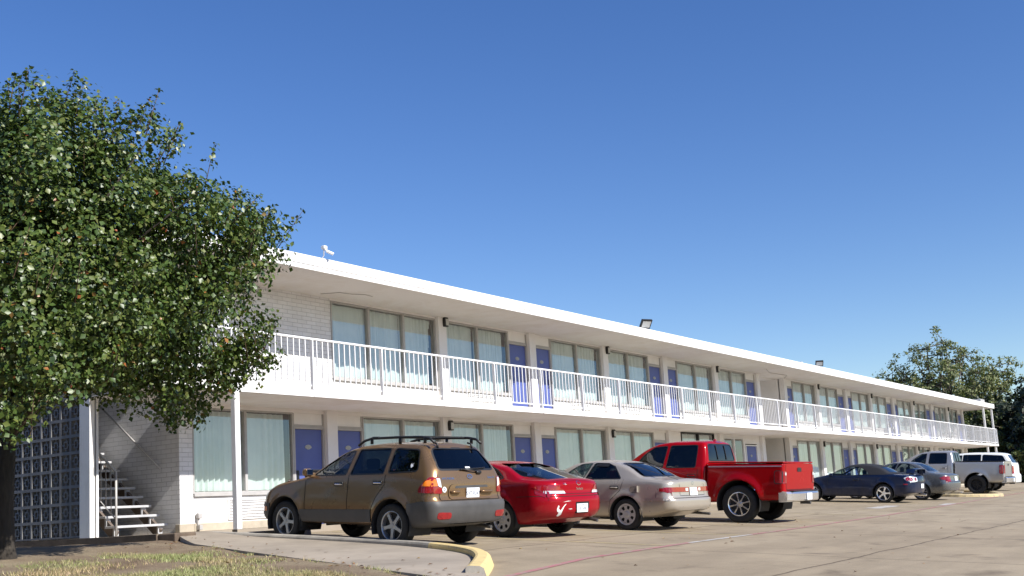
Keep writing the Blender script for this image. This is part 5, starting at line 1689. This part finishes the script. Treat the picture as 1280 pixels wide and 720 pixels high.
def sheet(name, xs, ys, zf, mat, kind='structure'):
    xs = np.array(xs); ys = np.array(ys)
    V = np.array([(x, y, zf(x, y)) for y in ys for x in xs])
    nx = len(xs)
    F = np.array([(j * nx + i, j * nx + i + 1, (j + 1) * nx + i + 1, (j + 1) * nx + i) for j in range(len(ys) - 1) for i in range(nx - 1)])
    o = np_mesh(name, V, F, mat, smooth=True)
    o['kind'] = kind
    return o
def gz_far(x, y):
    z = lot_z(x, y) - .06
    return z
M['earth'] = simple('dry_earth', (.16, .14, .085), .95, var=.35, vscale=.3)
sheet('ground', [-900, -300, -100, -40, -20, 0, 20, 40, 60, 80, 95, 120, 160, 300, 900, 1600], [-900, -300, -100, -40, -20, -8, -4, 0, 4, 8, 12, 16, 20, 30, 60, 120, 300, 1200], gz_far, M['earth'])
sheet('parking_lot', list(np.linspace(9.5, 20, 22)) + list(np.linspace(21, 130, 60)), list(np.linspace(-30, -4, 14)) + list(np.linspace(-3.5, 16, 40)), lot_z, M['concrete'])

def ribbon(name, pts, w, mat, lift=.004, kind='structure', zf=lot_z, res=.5):
    P = []
    for a, b in zip(pts[:-1], pts[1:]):
        a = Vector(a); b = Vector(b); k = max(1, int((b - a).length / res)); P += [a.lerp(b, j / k) for j in range(k)]
    P.append(Vector(pts[-1]))
    V = []; F = []
    for i, p in enumerate(P):
        d = (P[min(i + 1, len(P) - 1)] - P[max(i - 1, 0)]).normalized(); nn = Vector((-d.y, d.x)) * w / 2
        for q in (p + nn, p - nn): V.append((q.x, q.y, zf(q.x, q.y) + lift))
    for i in range(len(P) - 1): F.append((2 * i, 2 * i + 1, 2 * i + 3, 2 * i + 2))
    o = np_mesh(name, np.array(V), np.array(F), mat); o['kind'] = kind
    return o
for k in range(9):
    x = 16.82 + 3.25 * k
    ribbon('stall_line', [(x, 8.45), (x, 15.7)], .10, M['yellow'])
for k in range(3): ribbon('stall_line', [(62 + 3.25 * k, 9.5), (62 + 3.25 * k, 15.7)], .10, M['yellow'])
ribbon('red_lane_line', [(9.6, 7.25), (11.24, 7.67), (13.9, 8.2), (17.6, 8.36)], .11, M['pink'], .006)
ribbon('red_lane_line', [(20.3, 8.36), (22.1, 8.36), (29.2, 8.55), (40, 9.1), (49.7, 9.7), (62, 10.3), (84, 11)], .11, M['pink'], .006)
ribbon('white_lane_line', [(17.6, 8.36), (20.3, 8.36)], .11, M['whitep'], .006)
ribbon('faded_bay_marking', [(34.6, 10.3), (37.2, 10.4)], .5, M['whitep'], .005)
ribbon('faded_bay_marking', [(38.5, 9.2), (40.5, 9.35)], .3, M['whitep'], .005)

# walkway slab under the balcony, and the landing in front of the stair
m = MB()
m.box(X_L, 84.9, Y_EDGE - .0, Y_WALL + .2, -.6, Z_LOW)
m.box(13.0, 15.0, Y_WALL + .2, 24, -.6, Z_LOW)
o = m.build('walkway', M['walk']); o['kind'] = 'structure'
M['stained_shaded'] = simple('stained_shaded_concrete', (.13, .095, .068), .9, var=.4, vscale=4, bmp=.4, grime=.4)  # brown stain, darkened further to stand in for the tree's shade
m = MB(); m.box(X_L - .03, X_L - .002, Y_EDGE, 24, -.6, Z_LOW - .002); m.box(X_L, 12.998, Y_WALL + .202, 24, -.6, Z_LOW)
o = m.build('stair_foundation', M['stained_shaded']); o['kind'] = 'structure'
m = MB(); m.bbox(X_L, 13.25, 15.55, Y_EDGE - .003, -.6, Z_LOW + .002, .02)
o = m.build('stair_landing_slab', M['stained_shaded']); o['kind'] = 'structure'

# pavement strip beside the first stall, its kerb turning round the end
INNER = [(13.88, 16.0), (13.92, 14.6), (13.93, 13.2), (13.88, 12.0), (13.74, 11.1), (13.45, 10.3), (13.0, 9.6), (12.4, 9.05), (11.75, 8.6), (10.75, 7.98)]
GRASS_EDGE = [(13.1, 15.9), (12.15, 14.3), (11.6, 12.5), (11.06, 10.6), (10.6, 9.2), (10.15, 7.8), (9.9, 6.9)]
def catmull(P, n=6):
    P = [Vector(p) for p in P]; out = []
    for i in range(len(P) - 1):
        p0, p1, p2, p3 = P[max(i - 1, 0)], P[i], P[i + 1], P[min(i + 2, len(P) - 1)]
        for k in range(n):
            t = k / n
            out.append(.5 * ((2 * p1) + (p2 - p0) * t + (2 * p0 - 5 * p1 + 4 * p2 - p3) * t * t + (3 * p1 - p0 - 3 * p2 + p3) * t**3))
    out.append(P[-1]); return out
IN = catmull(INNER)
prof = [(-.0, -.25), (0.0, .10), (.015, .128), (.05, .14), (.17, .135), (.215, .11), (.25, .0), (.26, -.25)]
def curb_mesh(path, mats, name, profile, closed=False, yellow_from=0):
    V = []; F = []; MI = []
    n = len(path); kp = len(profile)
    for i, p in enumerate(path):
        a = path[(i - 1) % n] if closed else path[max(i - 1, 0)]; b = path[(i + 1) % n] if closed else path[min(i + 1, n - 1)]
        d = (b - a).normalized(); nn = Vector((-d.y, d.x))
        for u, h in profile:
            q = p + nn * u; V.append((q.x, q.y, lot_z(q.x, q.y) + h))
    for i in range(n if closed else n - 1):
        j = (i + 1) % n
        for k in range(kp - 1): F.append((i * kp + k, j * kp + k, j * kp + k + 1, i * kp + k + 1)); MI.append(1 if i >= yellow_from else 0)
    if not closed:
        F.append(tuple(range(kp))); MI.append(0); F.append(tuple((n - 1) * kp + k for k in range(kp))); MI.append(0)
    me = bpy.data.meshes.new(name); me.from_pydata(V, [], F); me.polygons.foreach_set('material_index', MI); 
    bm = bmesh.new(); bm.from_mesh(me); bmesh.ops.recalc_face_normals(bm, faces=bm.faces[:]); bm.to_mesh(me); bm.free(); me.update()
    o = link_mesh(name, me, mats); o['kind'] = 'structure'; return o
curb_mesh(IN, [M['curb'], M['curb_yellow']], 'kerb', prof, yellow_from=26)
# pavement surface between grass and kerb
def seg_x(P, y):
    if y >= P[0][1]: return P[0][0]
    for a, b in zip(P[:-1], P[1:]):
        if b[1] <= y <= a[1]: return a[0] + (b[0] - a[0]) * (a[1] - y) / max(1e-6, a[1] - b[1])
    return P[-1][0]
def walk_z(x, y):
    k = min(1, max(0, (y - 11) / 5))
    return lot_z(x, y) + .055 + .035 * k + (Z_LOW - lot_z(x, 16) - .09) * max(0, min(1, (y - 14.6) / 1.4)) ** 1.5
INL = [(p.x, p.y) for p in IN]
V = []; F = []
ysw = np.linspace(16.0, 7.6, 60)
for y in ysw:
    xr = seg_x(INL, y) + .01 if y > 8.35 else 11.3 - (8.35 - y) * .9
    xl = seg_x(GRASS_EDGE, y)
    if xr < xl + .02: xr = xl + .02
    for k in range(9):
        x = xl + (xr - xl) * k / 8; V.append((x, y, walk_z(x, y)))
for j in range(len(ysw) - 1):
    for k in range(8): F.append((j * 9 + k, (j + 1) * 9 + k, (j + 1) * 9 + k + 1, j * 9 + k + 1))
o = np_mesh('pavement', np.array(V), np.array(F), M['walk'], smooth=True); o['kind'] = 'structure'
m = MB()
for a, b in zip(ysw[:-1], ysw[1:]):
    xa, xb = seg_x(GRASS_EDGE, a), seg_x(GRASS_EDGE, b)
    za, zb = walk_z(xa, a), walk_z(xb, b)
    m.add([(xa, a, za), (xb, b, zb), (xb, b, zb - .4), (xa, a, za - .4)], [(0, 1, 2, 3)])
o = m.build('pavement_edge', M['curb']); o['kind'] = 'structure'
# far kerb island
M['island_yellow'] = worn_paint('faded_yellow_kerb', (.58, .46, .24), .54, 5)
def lerp_isl():
    pts = []
    c = [(49.4, 12.6), (49.0, 11.0), (49.8, 9.9), (51.5, 9.75), (55.6, 11.0), (57.4, 11.7), (57.9, 12.6)]
    return catmull(c, 5)
isl = lerp_isl()
curb_mesh(isl, [M['island_yellow'], M['island_yellow']], 'kerb', [(-.02, -.2), (0, .09), (.04, .125), (.20, .125), (.25, .09), (.27, -.2)])

# lawn
def lawn_z(x, y):
    e = seg_x(GRASS_EDGE, min(max(y, 6.9), 15.9))
    d = max(0, e - x)
    z = lot_z(x, y) + .045 + .012 * math.sin(x * 2.1 + y) + .01 * math.sin(y * 3.3 - x)
    return z
def dirt_mat():
    m, nt, p, out = new_mat('bare_earth_and_thatch')
    co = coords(nt)
    col = ramp(nt, noise(nt, 1.1, 6, .65, co), [(.3, (.14, .095, .062)), (.5, (.22, .165, .11)), (.7, (.29, .24, .16))])
    fine = ramp(nt, noise(nt, 45, 5, .8, co), [(.3, (.6, .58, .55)), (.7, (1.3, 1.28, 1.2))])
    nt.links.new(mixc(nt, 1., col, fine, 'MULTIPLY'), p.inputs['Base Color'])
    p.inputs['Roughness'].default_value = .95
    nt.links.new(bump(nt, noise(nt, 40, 6, .8, co), .9, .02), p.inputs['Normal'])
    return m
xs = np.linspace(-12, 13.2, 110); ys = np.linspace(2, 22, 90)
V = np.array([(x if x < seg_x(GRASS_EDGE, min(max(y, 6.9), 15.9)) + .0 else seg_x(GRASS_EDGE, min(max(y, 6.9), 15.9)), y, 0) for y in ys for x in xs])
for i in range(len(V)): V[i, 2] = lawn_z(V[i, 0], V[i, 1])
nx = len(xs)
F = []
for j in range(len(ys) - 1):
    for i in range(nx - 1):
        a, b = j * nx + i, j * nx + i + 1
        if abs(V[b, 0] - V[a, 0]) < 1e-4 and abs(V[b + nx, 0] - V[a + nx, 0]) < 1e-4: continue
        if xs[i] > 12.2 and ys[j] > 15.8: continue
        F.append((a, b, b + nx, a + nx))
o = np_mesh('lawn_soil', V, np.array(F), dirt_mat(), smooth=True); o['kind'] = 'structure'

def grass_mat():
    m, nt, p, out = new_mat('dry_grass')
    g = nt.nodes.new('ShaderNodeNewGeometry')
    col = ramp(nt, g.outputs['Random Per Island'], [(0, (.13, .14, .05)), (.3, (.21, .205, .085)), (.55, (.31, .265, .14)), (1, (.48, .40, .26))])
    pat = ramp(nt, noise(nt, .8, 3, .5, coords(nt)), [(.35, (.8, 1.05, .7)), (.65, (1.15, 1., .95))])
    nt.links.new(mixc(nt, 1., col, pat, 'MULTIPLY'), p.inputs['Base Color'])
    p.inputs['Roughness'].default_value = .7
    return m
from mathutils import noise as mnoise
P = []
for _ in range(200000):
    x = random.uniform(5.5, 13); y = random.uniform(7, 15.8)
    e = seg_x(GRASS_EDGE, y)
    if x > e + .03: continue
    d = e - x
    dens = .36 + 1.15 * mnoise.noise((x * .9, y * .9, 0)) + .4 * mnoise.noise((x * 3, y * 3, 2))
    if y > 13.2: dens -= (y - 13.2) * .8
    if d < 1.1: dens -= (1.1 - d) * .75
    if d < .12 and mnoise.noise((x * 2.2, y * 2.2, 5)) > .05: dens += .9
    if random.random() < dens: P.append((x, y))
    if len(P) > 70000: break
P = np.array(P); n = len(P)
ang = rng.uniform(0, 2 * np.pi, n); hgt = rng.uniform(.018, .06, n); wid = rng.uniform(.003, .0065, n); ln = rng.uniform(.0, .05, n); la = rng.uniform(0, 2 * np.pi, n)
z0 = np.array([lawn_z(x, y) for x, y in P])
base = np.stack([P[:, 0], P[:, 1], z0 - .004], 1)
dx = np.stack([np.cos(ang) * wid, np.sin(ang) * wid, np.zeros(n)], 1)
tip = base + np.stack([np.cos(la) * ln, np.sin(la) * ln, hgt], 1)
V = np.stack([base - dx, base + dx, tip], 1).reshape(-1, 3)
F = np.arange(n * 3).reshape(-1, 3)
o = np_mesh('grass', V, F, grass_mat()); tag(o, 'patchy dry lawn grass under the tree beside the pavement', 'grass', kind='stuff')

# fallen leaves
def leaf_litter():
    V = []; F = []
    for _ in range(300):
        if random.random() < .75:
            y = random.uniform(7.2, 15.5); e = seg_x(GRASS_EDGE, y); x = e + random.gauss(-.25, .7)
            z = (walk_z(x, y) if x > e else lawn_z(x, y)) + .012
            if x > 13.8: continue
        else:
            x = random.uniform(12, 30); y = random.uniform(4, 10.5); z = lot_z(x, y) + .008
        a = random.uniform(0, 6.28); s = random.uniform(.02, .045); tl = random.uniform(-.012, .02)
        c, sn = math.cos(a) * s, math.sin(a) * s
        b = len(V)
        V += [(x - c, y - sn, z), (x + sn * .5, y - c * .5, z + tl), (x + c, y + sn, z), (x - sn * .5, y + c * .5, z + tl * .6)]
        F.append((b, b + 1, b + 2, b + 3))
    mt, nt, p, out = new_mat('fallen_leaf')
    g = nt.nodes.new('ShaderNodeNewGeometry')
    nt.links.new(ramp(nt, g.outputs['Random Per Island'], [(0, (.12, .06, .03)), (.5, (.25, .14, .05)), (.85, (.42, .28, .08)), (1, (.30, .05, .03))]), p.inputs['Base Color'])
    p.inputs['Roughness'].default_value = .8
    o = np_mesh('fallen_leaves', np.array(V), np.array(F), mt); tag(o, 'scattered brown fallen leaves on lawn, pavement and lot', 'leaves', kind='stuff')
leaf_litter()
# wheel stop under the first car
o = empty('wheel_stop', (14.9, 15.35, lot_z(14.9, 15.35)), (R(3.9), 0, 0)); tag(o, 'low concrete wheel stop ahead of the gold brown sport utility car', 'wheel stop')
m = MB(); m.prism([(-.09, 0), (.09, 0), (.06, .13), (-.06, .13)], 'x', -.85, .85); m.build('stop_block', M['curb'], o)
# ------------------------------------------------------------------ trees
def leaf_mat(name, stops, rough=.42, transl=.25, accent=None):
    m, nt, p, out = new_mat(name)
    g = nt.nodes.new('ShaderNodeNewGeometry')
    col = ramp(nt, g.outputs['Random Per Island'], stops, 'LINEAR')
    nt.links.new(col, p.inputs['Base Color'])
    p.inputs['Roughness'].default_value = rough
    t = nt.nodes.new('ShaderNodeBsdfTranslucent')
    nt.links.new(mixc(nt, 1., col, (1.3, 1.5, .6), 'MULTIPLY'), t.inputs[0])
    mx = nt.nodes.new('ShaderNodeMixShader'); mx.inputs[0].default_value = transl
    nt.links.new(p.outputs[0], mx.inputs[1]); nt.links.new(t.outputs[0], mx.inputs[2]); nt.links.new(mx.outputs[0], out.inputs[0])
    return m

def bark_mat(name, c):
    m, nt, p, out = new_mat(name)
    co = coords(nt)
    mp = nt.nodes.new('ShaderNodeMapping'); mp.inputs['Scale'].default_value = (9, 9, 1.6); nt.links.new(co, mp.inputs[0])
    n_ = noise(nt, 2.2, 6, .7, mp.outputs[0])
    nt.links.new(ramp(nt, n_, [(.3, tuple(x * .5 for x in c)), (.7, c)]), p.inputs['Base Color'])
    p.inputs['Roughness'].default_value = .95
    nt.links.new(bump(nt, n_, .8, .03), p.inputs['Normal'])
    return m

def leaves_mesh(centers, radii, counts, size, rg, up=.35, out_c=None, flat=.5):
    """leaf-shaped folded quads spread through clumps"""
    C = np.repeat(centers, counts, axis=0); Rr = np.repeat(radii, counts)
    n = len(C)
    d = rg.normal(size=(n, 3)); d /= np.linalg.norm(d, axis=1)[:, None]
    r = rg.uniform(0, 1, n) ** .5
    P = C + d * (r * Rr)[:, None] * np.array([1, 1, .8])
    nrm = rg.normal(size=(n, 3)) * flat + d * .45 + np.array([0, 0, up])
    if out_c is not None:
        o = P - out_c; o /= np.linalg.norm(o, axis=1)[:, None] + 1e-6; nrm += o * .5
    nrm /= np.linalg.norm(nrm, axis=1)[:, None]
    a = rg.normal(size=(n, 3)); a[:, 2] -= .6
    a -= nrm * (a * nrm).sum(1)[:, None]; a /= np.linalg.norm(a, axis=1)[:, None] + 1e-9
    b = np.cross(nrm, a)
    s = size * rg.uniform(.55, 1.4, n)[:, None]
    w = s * .42
    base = P; tip = P + a * s * 1.0
    m1 = P + a * s * .45 + b * w + nrm * s * .10; m2 = P + a * s * .45 - b * w + nrm * s * .10
    V = np.stack([base, m1, tip, m2], 1).reshape(-1, 3)
    k = np.arange(n) * 4
    F = np.concatenate([np.stack([k, k + 1, k + 2], 1), np.stack([k, k + 2, k + 3], 1)])
    return V, F

def limbs(rg, base, h, r0, tips, trunk_top, lean=(0, 0)):
    """trunk, limbs to points, returns MB"""
    m = MB(base)
    b = Vector(base)
    top = b + Vector((lean[0], lean[1], trunk_top))
    pts = [b + Vector((0, 0, -.2)), b + Vector((0, 0, .12)), b.lerp(top, .4) + Vector((rg.uniform(-.05, .05), rg.uniform(-.05, .05), 0)), top]
    m.tube(pts, [r0 * 1.5, r0 * 1.1, r0 * .92, r0 * .75], 12)
    return m, top

def pear_tree():
    base = (8.95, 14.4, lawn_z(8.95, 14.4))
    root = empty('leafy_tree', base); tag(root, 'large dense green tree with glossy leaves overhanging the left end of the motel', 'tree')
    rg = np.random.default_rng(3)
    c0 = np.array([8.45, 13.75, 3.35])
    # crown outline from lobes
    W = [((8.48, 12.70, 3.80), 2.06), ((9.61, 11.99, 3.53), 1.51), ((10.98, 12.16, 4.03), 0.95), ((11.14, 12.62, 2.79), 0.87), ((9.11, 12.44, 4.60), 1.23), ((8.51, 13.28, 4.81), 1.36), ((7.59, 11.66, 2.50), 0.97), ((9.04, 12.16, 2.68), 0.95), ((11.20, 13.34, 1.89), 0.50), ((7.84, 14.40, 4.44), 1.81), ((7.17, 13.12, 2.77), 1.10), ((10.13, 14.36, 4.02), 2.03), ((9.44, 15.73, 4.15), 2.05), ((9.99, 12.66, 2.29), 0.68), ((11.54, 12.27, 2.54), 0.40), ((7.73, 11.95, 1.97), 0.58), ((8.34, 11.76, 1.99), 0.50), ((8.56, 12.79, 5.01), 1.05), ((7.31, 11.65, 1.38), 0.34), ((10.64, 12.96, 2.32), 0.69), ((10.23, 12.00, 4.08), 1.00), ((11.40, 12.54, 2.33), 0.47), ((9.6, 13.2, 2.9), 1.3), ((5.9, 12.2, 2.9), 1.1), ((6.3, 12.6, 3.4), 1.6), ((10.2, 14.6, 3.4), 1.3)]
    lobes = [(tuple(np.array(p) - c0), r) for p, r in W]
    cent = []; rad = []
    tot = sum(l[1]**2 for l in lobes)
    for (o, r) in lobes:
        k = int(1450 * r * r / tot) + 6
        for _ in range(k):
            d = rg.normal(size=3); d /= np.linalg.norm(d)
            q = np.array(o) + d * (r - .12) * (rg.uniform(.3, 1.0) ** .42)
            q += rg.normal(size=3) * .05
            cent.append(c0 + q); rad.append(min(rg.uniform(.16, .42), r * .5))
    cent = np.array(cent); rad = np.array(rad)
    keep = (cent[:, 2] > .85)
    cent, rad = cent[keep], rad[keep]
    # upright shoots that break the outline
    sp = []; sr = []
    shoots = MB(base)
    for (o, r) in lobes:
        for _ in range(int(4 + 5 * r)):
            d = rg.normal(size=3); d[2] = abs(d[2]) * .7 + .05; d /= np.linalg.norm(d)
            p = c0 + np.array(o) + d * r * .96
            L = rg.uniform(.15, .42)
            up = d * .55 + np.array([0, 0, .75]) + rg.normal(size=3) * .2; up /= np.linalg.norm(up)
            q = p + up * L
            shoots.tube([tuple(p - up * .3), tuple(q)], [.008, .003], 4)
            for t in np.linspace(0, 1, 5): sp.append(p + up * L * t); sr.append(.10 * (1.15 - t * .7))
    cnt = np.maximum(10, (rad / .3) ** 2 * 96).astype(int)
    V1, F1 = leaves_mesh(cent, rad, cnt, .064, rg, out_c=c0)
    V2, F2 = leaves_mesh(np.array(sp), np.array(sr), np.full(len(sp), 7), .054, rg, out_c=c0)
    V = np.concatenate([V1, V2]) - np.array(base); F = np.concatenate([F1, F2 + len(V1)])
    lm = leaf_mat('glossy_green_leaf', [(0, (.026, .052, .010)), (.30, (.048, .085, .015)), (.6, (.075, .118, .022)), (.9, (.13, .16, .035)), (.990, (.13, .14, .04)), (.996, (.28, .12, .03)), (1, (.30, .07, .025))], .42, .13)
    tv = np.array(shoots.v); tf = np.array([t for f in shoots.f if len(f) == 4 for t in ((f[0], f[1], f[2]), (f[0], f[2], f[3]))])
    nl = len(F)
    co_ = np_mesh('crown', np.concatenate([V, tv]), np.concatenate([F, tf + len(V)]), [lm, bark_mat('twig_bark', (.16, .10, .06))], root)
    co_.data.polygons.foreach_set('material_index', np.concatenate([np.zeros(nl, np.int32), np.ones(len(tf), np.int32)]))
    m, top = limbs(rg, base, 6, .15, None, 1.75, (.0, -.1))
    hi = np.where(cent[:, 2] > 2.3)[0]
    ends = rg.choice(hi, 60, replace=False)
    for e in ends:
        q = Vector(cent[e]); mid = top.lerp(q, .5) + Vector(rg.normal(size=3) * .15) + Vector((0, 0, .3))
        m.tube([top - Vector((0, 0, .15)), top.lerp(mid, .5), mid, q], [.055, .042, .026, .006], 6)
    m.build('trunk', bark_mat('dark_bark', (.055, .045, .035)), root, smooth=True)
pear_tree()

def far_tree(name, label, x, y, h, crown_r, lm, bm_, seed, leaf=.3, density=1., trunk_h=.3, open_=.5, zb=None, squash=.8, low=.3):
    zb = lot_z(x, y) - .1 if zb is None else zb
    base = (x, y, zb)
    root = empty(name, base); tag(root, label, 'tree', 'trees beyond the motel')
    rg = np.random.default_rng(seed)
    r0 = h * .026
    m, top = limbs(rg, base, h, r0, None, h * trunk_h, (rg.uniform(-.3, .3), rg.uniform(-.3, .3)))
    cc = np.array([x, y, zb + h * (low + 1) / 2]); rz = h * (1 - low) / 2
    cent = []; rad = []
    nb = int(38 * density ** .5) + 10
    for b in range(nb):
        d = rg.normal(size=3); d /= np.linalg.norm(d)
        tip = cc + d * np.array([crown_r, crown_r, rz]) * rg.uniform(.62, 1.0) ** .8
        t = Vector(tip); mid = top.lerp(t, .45) + Vector(rg.normal(size=3) * crown_r * .08) + Vector((0, 0, h * .03))
        m.tube([top - Vector((0, 0, h * .05)), top.lerp(mid, .5), mid, t], [r0 * .55, r0 * .4, r0 * .24, .02], 6)
        cent.append(np.array(tip)); rad.append(crown_r * .11)
        for s in range(int(9 * density)):
            f = rg.uniform(.45, 1.05)
            p = (mid.lerp(t, (f - .45) / .55) if f > .45 else mid)
            q = np.array(p) + rg.normal(size=3) * crown_r * .16 * np.array([1, 1, .8])
            cent.append(q); rad.append(rg.uniform(.28, .62) * crown_r * .20)
            m.tube([tuple(p), tuple(q)], [.05, .015], 4)
    cent = np.array(cent); rad = np.array(rad)
    cnt = np.maximum(8, (rad / leaf) ** 2 * 9 * open_ * 2).astype(int)
    V, F = leaves_mesh(cent, rad, cnt, leaf, rg, out_c=cc)
    np_mesh('crown', V - np.array(base), F, lm, root)
    m.build('trunk', bm_, root, smooth=True)

LM_oak = leaf_mat('oak_leaf', [(0, (.075, .105, .035)), (.5, (.145, .17, .06)), (1, (.25, .245, .10))], .6, .2)
LM_dark = leaf_mat('dark_leaf', [(0, (.014, .026, .012)), (.6, (.026, .042, .018)), (1, (.05, .06, .028))], .6, .12)
LM_yel = leaf_mat('yellow_green_leaf', [(0, (.05, .075, .02)), (.5, (.09, .115, .03)), (1, (.16, .16, .05))], .6, .2)
LM_red = leaf_mat('bronze_leaf', [(0, (.035, .03, .02)), (.6, (.06, .05, .03)), (1, (.10, .075, .045))], .6, .15)
BK = bark_mat('grey_bark', (.13, .11, .09))
far_tree('oak_tree', 'tall airy oak tree rising above the far end of the motel roof', 109.8, 24.8, 13.5, 6.0, LM_oak, BK, 21, leaf=.21, density=1.25, trunk_h=.34, open_=.36, low=.36)
far_tree('oak_tree', 'smaller airy oak right of the tall oak, above the motel roof corner', 111.5, 22.9, 8.2, 2.3, LM_oak, BK, 22, leaf=.21, density=.8, trunk_h=.3, open_=.4, low=.2)
far_tree('dark_tree', 'dark dense tree at the right edge of the photo behind the white car', 94.8, 13.8, 9.2, 3.0, LM_dark, BK, 23, leaf=.28, density=1.7, trunk_h=.2, open_=.9, low=.02)
far_tree('dark_tree', 'dark low tree just right of the far balcony corner', 101, 17.0, 7.2, 3.6, LM_dark, BK, 24, leaf=.26, density=1.5, trunk_h=.15, open_=.9, low=-.02)
far_tree('bronze_tree', 'brownish bushy tree between the balcony corner and the dark edge tree', 99.5, 15.2, 8.2, 2.6, LM_red, BK, 29, leaf=.24, density=1.2, trunk_h=.2, open_=.8, low=.1)
far_tree('bushy_tree', 'yellow green bushy tree seen under the roof behind the far railing', 98, 20.5, 6.9, 3.0, LM_yel, BK, 25, leaf=.24, density=1.3, trunk_h=.15, open_=.9, low=0)
far_tree('bushy_tree', 'green bushy tree behind the far end posts of the balcony', 104, 20.8, 8.0, 3.6, LM_dark, BK, 26, leaf=.26, density=1.3, trunk_h=.15, open_=.9, low=.0)
far_tree('bushy_tree', 'low yellow green shrubby tree at the foot of the dark trees', 92.5, 14.6, 3.6, 2.0, LM_yel, BK, 27, leaf=.2, density=1.1, trunk_h=.1, open_=.9, low=-.05)
far_tree('dark_tree', 'second dark tree behind the one at the right edge, mostly hidden', 106, 12.0, 9.2, 4.6, LM_dark, BK, 28, leaf=.3, density=1.5, trunk_h=.15, open_=.9, low=-.02)

# unseen belt of trees, added so paint and glass mirror something dark
def unseen_tree_belt():
    rg = np.random.default_rng(77)
    cent = []; rad = []
    for k in range(260):
        y = rg.uniform(-25, 60); z = rg.uniform(-1, 8.5) * (1 - .25 * math.sin(y * .4))
        cent.append((-13 + rg.normal() * 1.6, y, z)); rad.append(rg.uniform(.9, 1.8))
    cent = np.array(cent); rad = np.array(rad)
    V, F = leaves_mesh(cent, rad, (rad * 60).astype(int), .55, rg)
    o = np_mesh('unseen_tree_belt', V, F, LM_dark); tag(o, 'unseen belt of dark trees added west of the lot for dark reflections', 'trees', kind='stuff')
unseen_tree_belt()
# ------------------------------------------------------------------ vehicles
make_suv(); make_coupe(); make_sedan(); make_red_truck(); make_convertible(); make_grey(); make_silver_truck(); make_white()

# ------------------------------------------------------------------ light, sky, camera
AZ, EL = 183.0, 37.4      # clockwise from +y
w = bpy.data.worlds.new('World'); scene.world = w; w.use_nodes = True
nt = w.node_tree
bg = nt.nodes['Background']
sky = nt.nodes.new('ShaderNodeTexSky'); sky.sky_type = 'NISHITA'; sky.sun_disc = False
sky.sun_elevation = R(EL); sky.sun_rotation = R(AZ)
sky.altitude = 200; sky.air_density = 1.0; sky.dust_density = .15; sky.ozone_density = 2.5
hs = nt.nodes.new('ShaderNodeHueSaturation'); hs.inputs['Saturation'].default_value = 1.26; hs.inputs['Hue'].default_value = .514
nt.links.new(sky.outputs[0], hs.inputs['Color']); nt.links.new(hs.outputs[0], bg.inputs[0]); bg.inputs[1].default_value = .093
sun = bpy.data.lights.new('sun', 'SUN'); sun.energy = 4.6; sun.angle = R(.53); sun.color = (1., .96, .905)
so = bpy.data.objects.new('sun', sun); COL.objects.link(so)
d = Vector((math.sin(R(AZ)) * math.cos(R(EL)), math.cos(R(AZ)) * math.cos(R(EL)), math.sin(R(EL))))
so.rotation_euler = d.to_track_quat('Z', 'Y').to_euler(); so.location = (10, -10, 30)

f_px, cy_px, yaw, pitch, roll = 1408.617, 425.189, .586321808, .150625615, .0590451308
c, s = math.cos(yaw), math.sin(yaw); cp, spn = math.cos(pitch), math.sin(pitch)
fwd = Vector((c * cp, s * cp, spn)); right = Vector((s, -c, 0)); down = fwd.cross(right)
cr, sr = math.cos(roll), math.sin(roll)
r2 = cr * right + sr * down; d2 = -sr * right + cr * down
cam = bpy.data.cameras.new('camera'); co_ = bpy.data.objects.new('camera', cam); COL.objects.link(co_)
mw = Matrix.Identity(4)
for i in range(3):
    mw[i][0] = r2[i]; mw[i][1] = -d2[i]; mw[i][2] = -fwd[i]
co_.matrix_world = mw
cam.sensor_width = 36; cam.lens = 36 * f_px / 1280
cam.shift_y = (cy_px - 360) / 1280
cam.clip_start = .1; cam.clip_end = 4000
scene.camera = co_

# stand the whole place on z = 0 at the lot under the camera
H0 = 1.3
for o in scene.objects:
    if o.parent is None: o.location.z += H0

scene.view_settings.view_transform = 'Standard'; scene.view_settings.look = 'None'
scene.view_settings.exposure = .68; scene.view_settings.gamma = 1
scene.view_settings.use_curve_mapping = False
scene.cycles.use_denoising = True
scene.cycles.max_bounces = 8; scene.cycles.transparent_max_bounces = 24
scene.cycles.sample_clamp_indirect = 6
